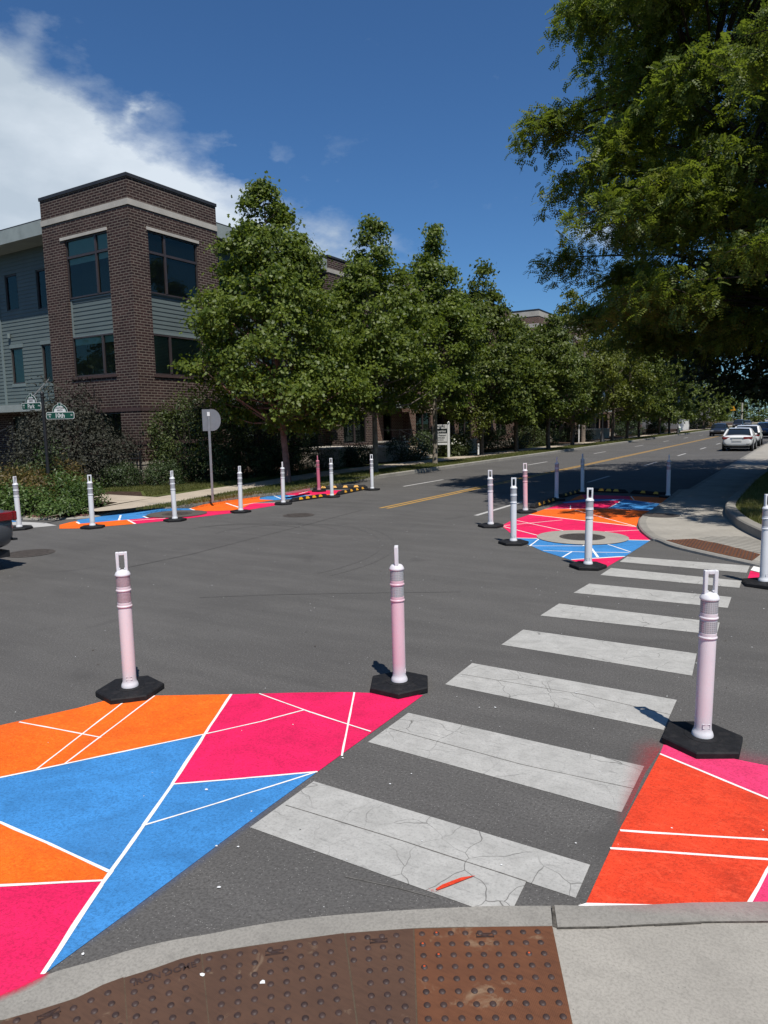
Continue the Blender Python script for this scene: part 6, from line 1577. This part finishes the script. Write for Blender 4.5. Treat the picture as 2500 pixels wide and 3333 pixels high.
grass_blades('garden_grass', [(-16.6, 13.9), (-18.2, 15.1), (-19.8, 14.7), (-20.4, 15.8), (-18.2, 19.5), (-17.98, 24), (-18.05, 21), (-17.4, 19.2)], ZB + .004, 22000, .07, .008, MT['grass'], 4)
grass_blades('far_grass', [(-14.7, 125), (-14.7, 62), (-16.25, 62), (-16.25, 125)], ZB + .004, 9000, .10, .014, MT['grass'], 5)
# trees standing across the side street to the left: they show in the window panes
for k, (x, y, h, r) in enumerate(((-40, 1, 11, 5.5), (-50, -6, 12, 6), (-33, -9, 10, 5))):
    tree('garden_tree', ['broad tree across the side street, mirrored in the corner windows', 'taller tree farther along the side street, mirrored in the windows', 'tree across the side street nearest the crossing'][k], x, y, h, prof_pts([(0, r * .6), (.3, r), (.6, r * .9), (.85, r * .5), (1, .3)]), 2, 200, 24, .40, LEAF_DIA, MT['leaf_mid'], MT['bark'], .2, 170 + k, (0, 0), None, 20, .8, .35, .28)
# ================================================================== light and sky
SUN_EL, SUN_AZ = R(61), math.atan2(.76, -.65)          # azimuth measured from +Y towards +X
sd = bpy.data.lights.new('sun', 'SUN'); sun = bpy.data.objects.new('sun', sd); COL.objects.link(sun)
sd.energy = 5.0; sd.angle = R(.53); sd.color = (1.0, .955, .89)
dirv = Vector((math.sin(SUN_AZ) * math.cos(SUN_EL), math.cos(SUN_AZ) * math.cos(SUN_EL), math.sin(SUN_EL)))
sun.rotation_euler = dirv.to_track_quat('Z', 'Y').to_euler(); sun.location = dirv * 60
w = bpy.data.worlds.new('World'); SC.world = w; w.use_nodes = True
t = w.node_tree
for n in list(t.nodes): t.nodes.remove(n)
class WT(NT):
    def __init__(s, tree): s.t = tree
T = WT(t)
out = T.n('ShaderNodeOutputWorld'); bg = T.n('ShaderNodeBackground')
sky = T.n('ShaderNodeTexSky', sky_type='NISHITA'); sky.sun_disc = False; sky.sun_elevation = SUN_EL; sky.sun_rotation = SUN_AZ
sky.altitude = 200; sky.air_density = 1.0; sky.dust_density = .35; sky.ozone_density = 3.0
gen = T.n('ShaderNodeTexCoord').outputs['Generated']
nrm = T.n('ShaderNodeVectorMath', operation='NORMALIZE'); T.l(gen, nrm.inputs[0]); d = nrm.outputs[0]
# high cloud: soft banks at fixed bearings, broken up by noise
mp = T.n('ShaderNodeMapping'); mp.inputs['Scale'].default_value = (1, 1, 2.1); T.l(d, mp.inputs[0])
wn = T.n('ShaderNodeTexNoise'); wn.inputs['Scale'].default_value = 3.2; wn.inputs['Detail'].default_value = 9; wn.inputs['Roughness'].default_value = .6; T.l(mp.outputs[0], wn.inputs['Vector'])
off = T.n('ShaderNodeVectorMath', operation='SUBTRACT'); T.l(wn.outputs['Color'], off.inputs[0]); off.inputs[1].default_value = (.5, .5, .5)
sc_ = T.n('ShaderNodeVectorMath', operation='SCALE'); T.l(off.outputs[0], sc_.inputs[0]); sc_.inputs['Scale'].default_value = .24
wd = T.n('ShaderNodeVectorMath', operation='ADD'); T.l(d, wd.inputs[0]); T.l(sc_.outputs[0], wd.inputs[1])
acc = None
BLOBS = [((20, 520), .12, .075, 1.2), ((-150, 720), .25, .13, 1.5), ((230, 570), .085, .06, 1.0), ((400, 455), .05, .035, .7), ((330, 720), .13, .035, .75), ((640, 640), .09, .035, .55), ((800, 555), .07, .022, .50), ((900, 710), .08, .028, .45), ((1060, 790), .07, .024, .62),
         ((525, 360), .014, .014, .75), ((180, 90), .022, .035, .34), ((-200, 250), .13, .05, .7), ((1950, 800), .05, .02, .8), ((560, 770), .16, .035, .5), ((-60, 110), .05, .03, .5)]
for (px, py), ru, rv, amp in BLOBS:
    c = az(px, py); hor = Vector((c.y, -c.x, 0)).normalized(); ver = hor.cross(c).normalized()
    df = T.n('ShaderNodeVectorMath', operation='SUBTRACT'); T.l(wd.outputs[0], df.inputs[0]); df.inputs[1].default_value = c
    a = T.n('ShaderNodeVectorMath', operation='DOT_PRODUCT'); T.l(df.outputs[0], a.inputs[0]); a.inputs[1].default_value = hor / ru
    b = T.n('ShaderNodeVectorMath', operation='DOT_PRODUCT'); T.l(df.outputs[0], b.inputs[0]); b.inputs[1].default_value = ver / rv
    e = T.n('ShaderNodeVectorMath', operation='DOT_PRODUCT'); T.l(df.outputs[0], e.inputs[0]); e.inputs[1].default_value = c / max(ru, rv)
    r2 = T.math('ADD', T.math('ADD', T.math('MULTIPLY', a.outputs['Value'], a.outputs['Value']), T.math('MULTIPLY', b.outputs['Value'], b.outputs['Value'])), T.math('MULTIPLY', e.outputs['Value'], e.outputs['Value']))
    gsn = T.math('MULTIPLY', T.math('EXPONENT', T.math('MULTIPLY', r2, -1.0)), amp)
    acc = gsn if acc is None else T.math('ADD', acc, gsn)
# scattered cloud all round the rest of the sky, out of the picture
back = T.n('ShaderNodeVectorMath', operation='DOT_PRODUCT'); T.l(d, back.inputs[0]); back.inputs[1].default_value = (-_f.x, -_f.y, -.2)
bk = T.ramp(back.outputs['Value'], [(.3, 0.), (.8, .12)])
acc = T.math('ADD', acc, T.math('MULTIPLY', bk, T.ramp(wn.outputs['Fac'], [(.45, 0.), (.65, 1.)])))
fn = T.noise(mp.outputs[0], 9, 8, .62)
mask = T.ramp(T.math('ADD', acc, T.math('MULTIPLY', T.math('SUBTRACT', fn, .5), .85)), [(.14, 0.), (.48, .34), (1.1, 1.)], 'LINEAR')
mask = T.math('MINIMUM', mask, 1.0)
shade = T.ramp(T.noise(mp.outputs[0], 5, 6, .55), [(.35, (5.6, 6.5, 7.4)), (.65, (8.0, 8.8, 9.6))])
skyc = T.mix(1.0, sky.outputs[0], (.48, .77, 1.04), 'MULTIPLY')
col = T.mix(T.math('MULTIPLY', mask, .92), skyc, shade)
T.l(col, bg.inputs[0]); bg.inputs[1].default_value = .088
T.l(bg.outputs[0], out.inputs[0])
SC.view_settings.view_transform = 'Standard'; SC.view_settings.look = 'None'; SC.view_settings.gamma = 1; SC.view_settings.exposure = 0.12
SC.render.engine = 'CYCLES'
cy = SC.cycles
cy.max_bounces = 6; cy.diffuse_bounces = 3; cy.glossy_bounces = 3; cy.transmission_bounces = 4; cy.transparent_max_bounces = 8
cy.use_denoising = True; cy.denoiser = 'OPENIMAGEDENOISE'; cy.caustics_reflective = False; cy.caustics_refractive = False
cy.sample_clamp_indirect = 6
SC.render.film_transparent = False
bpy.context.view_layer.update()
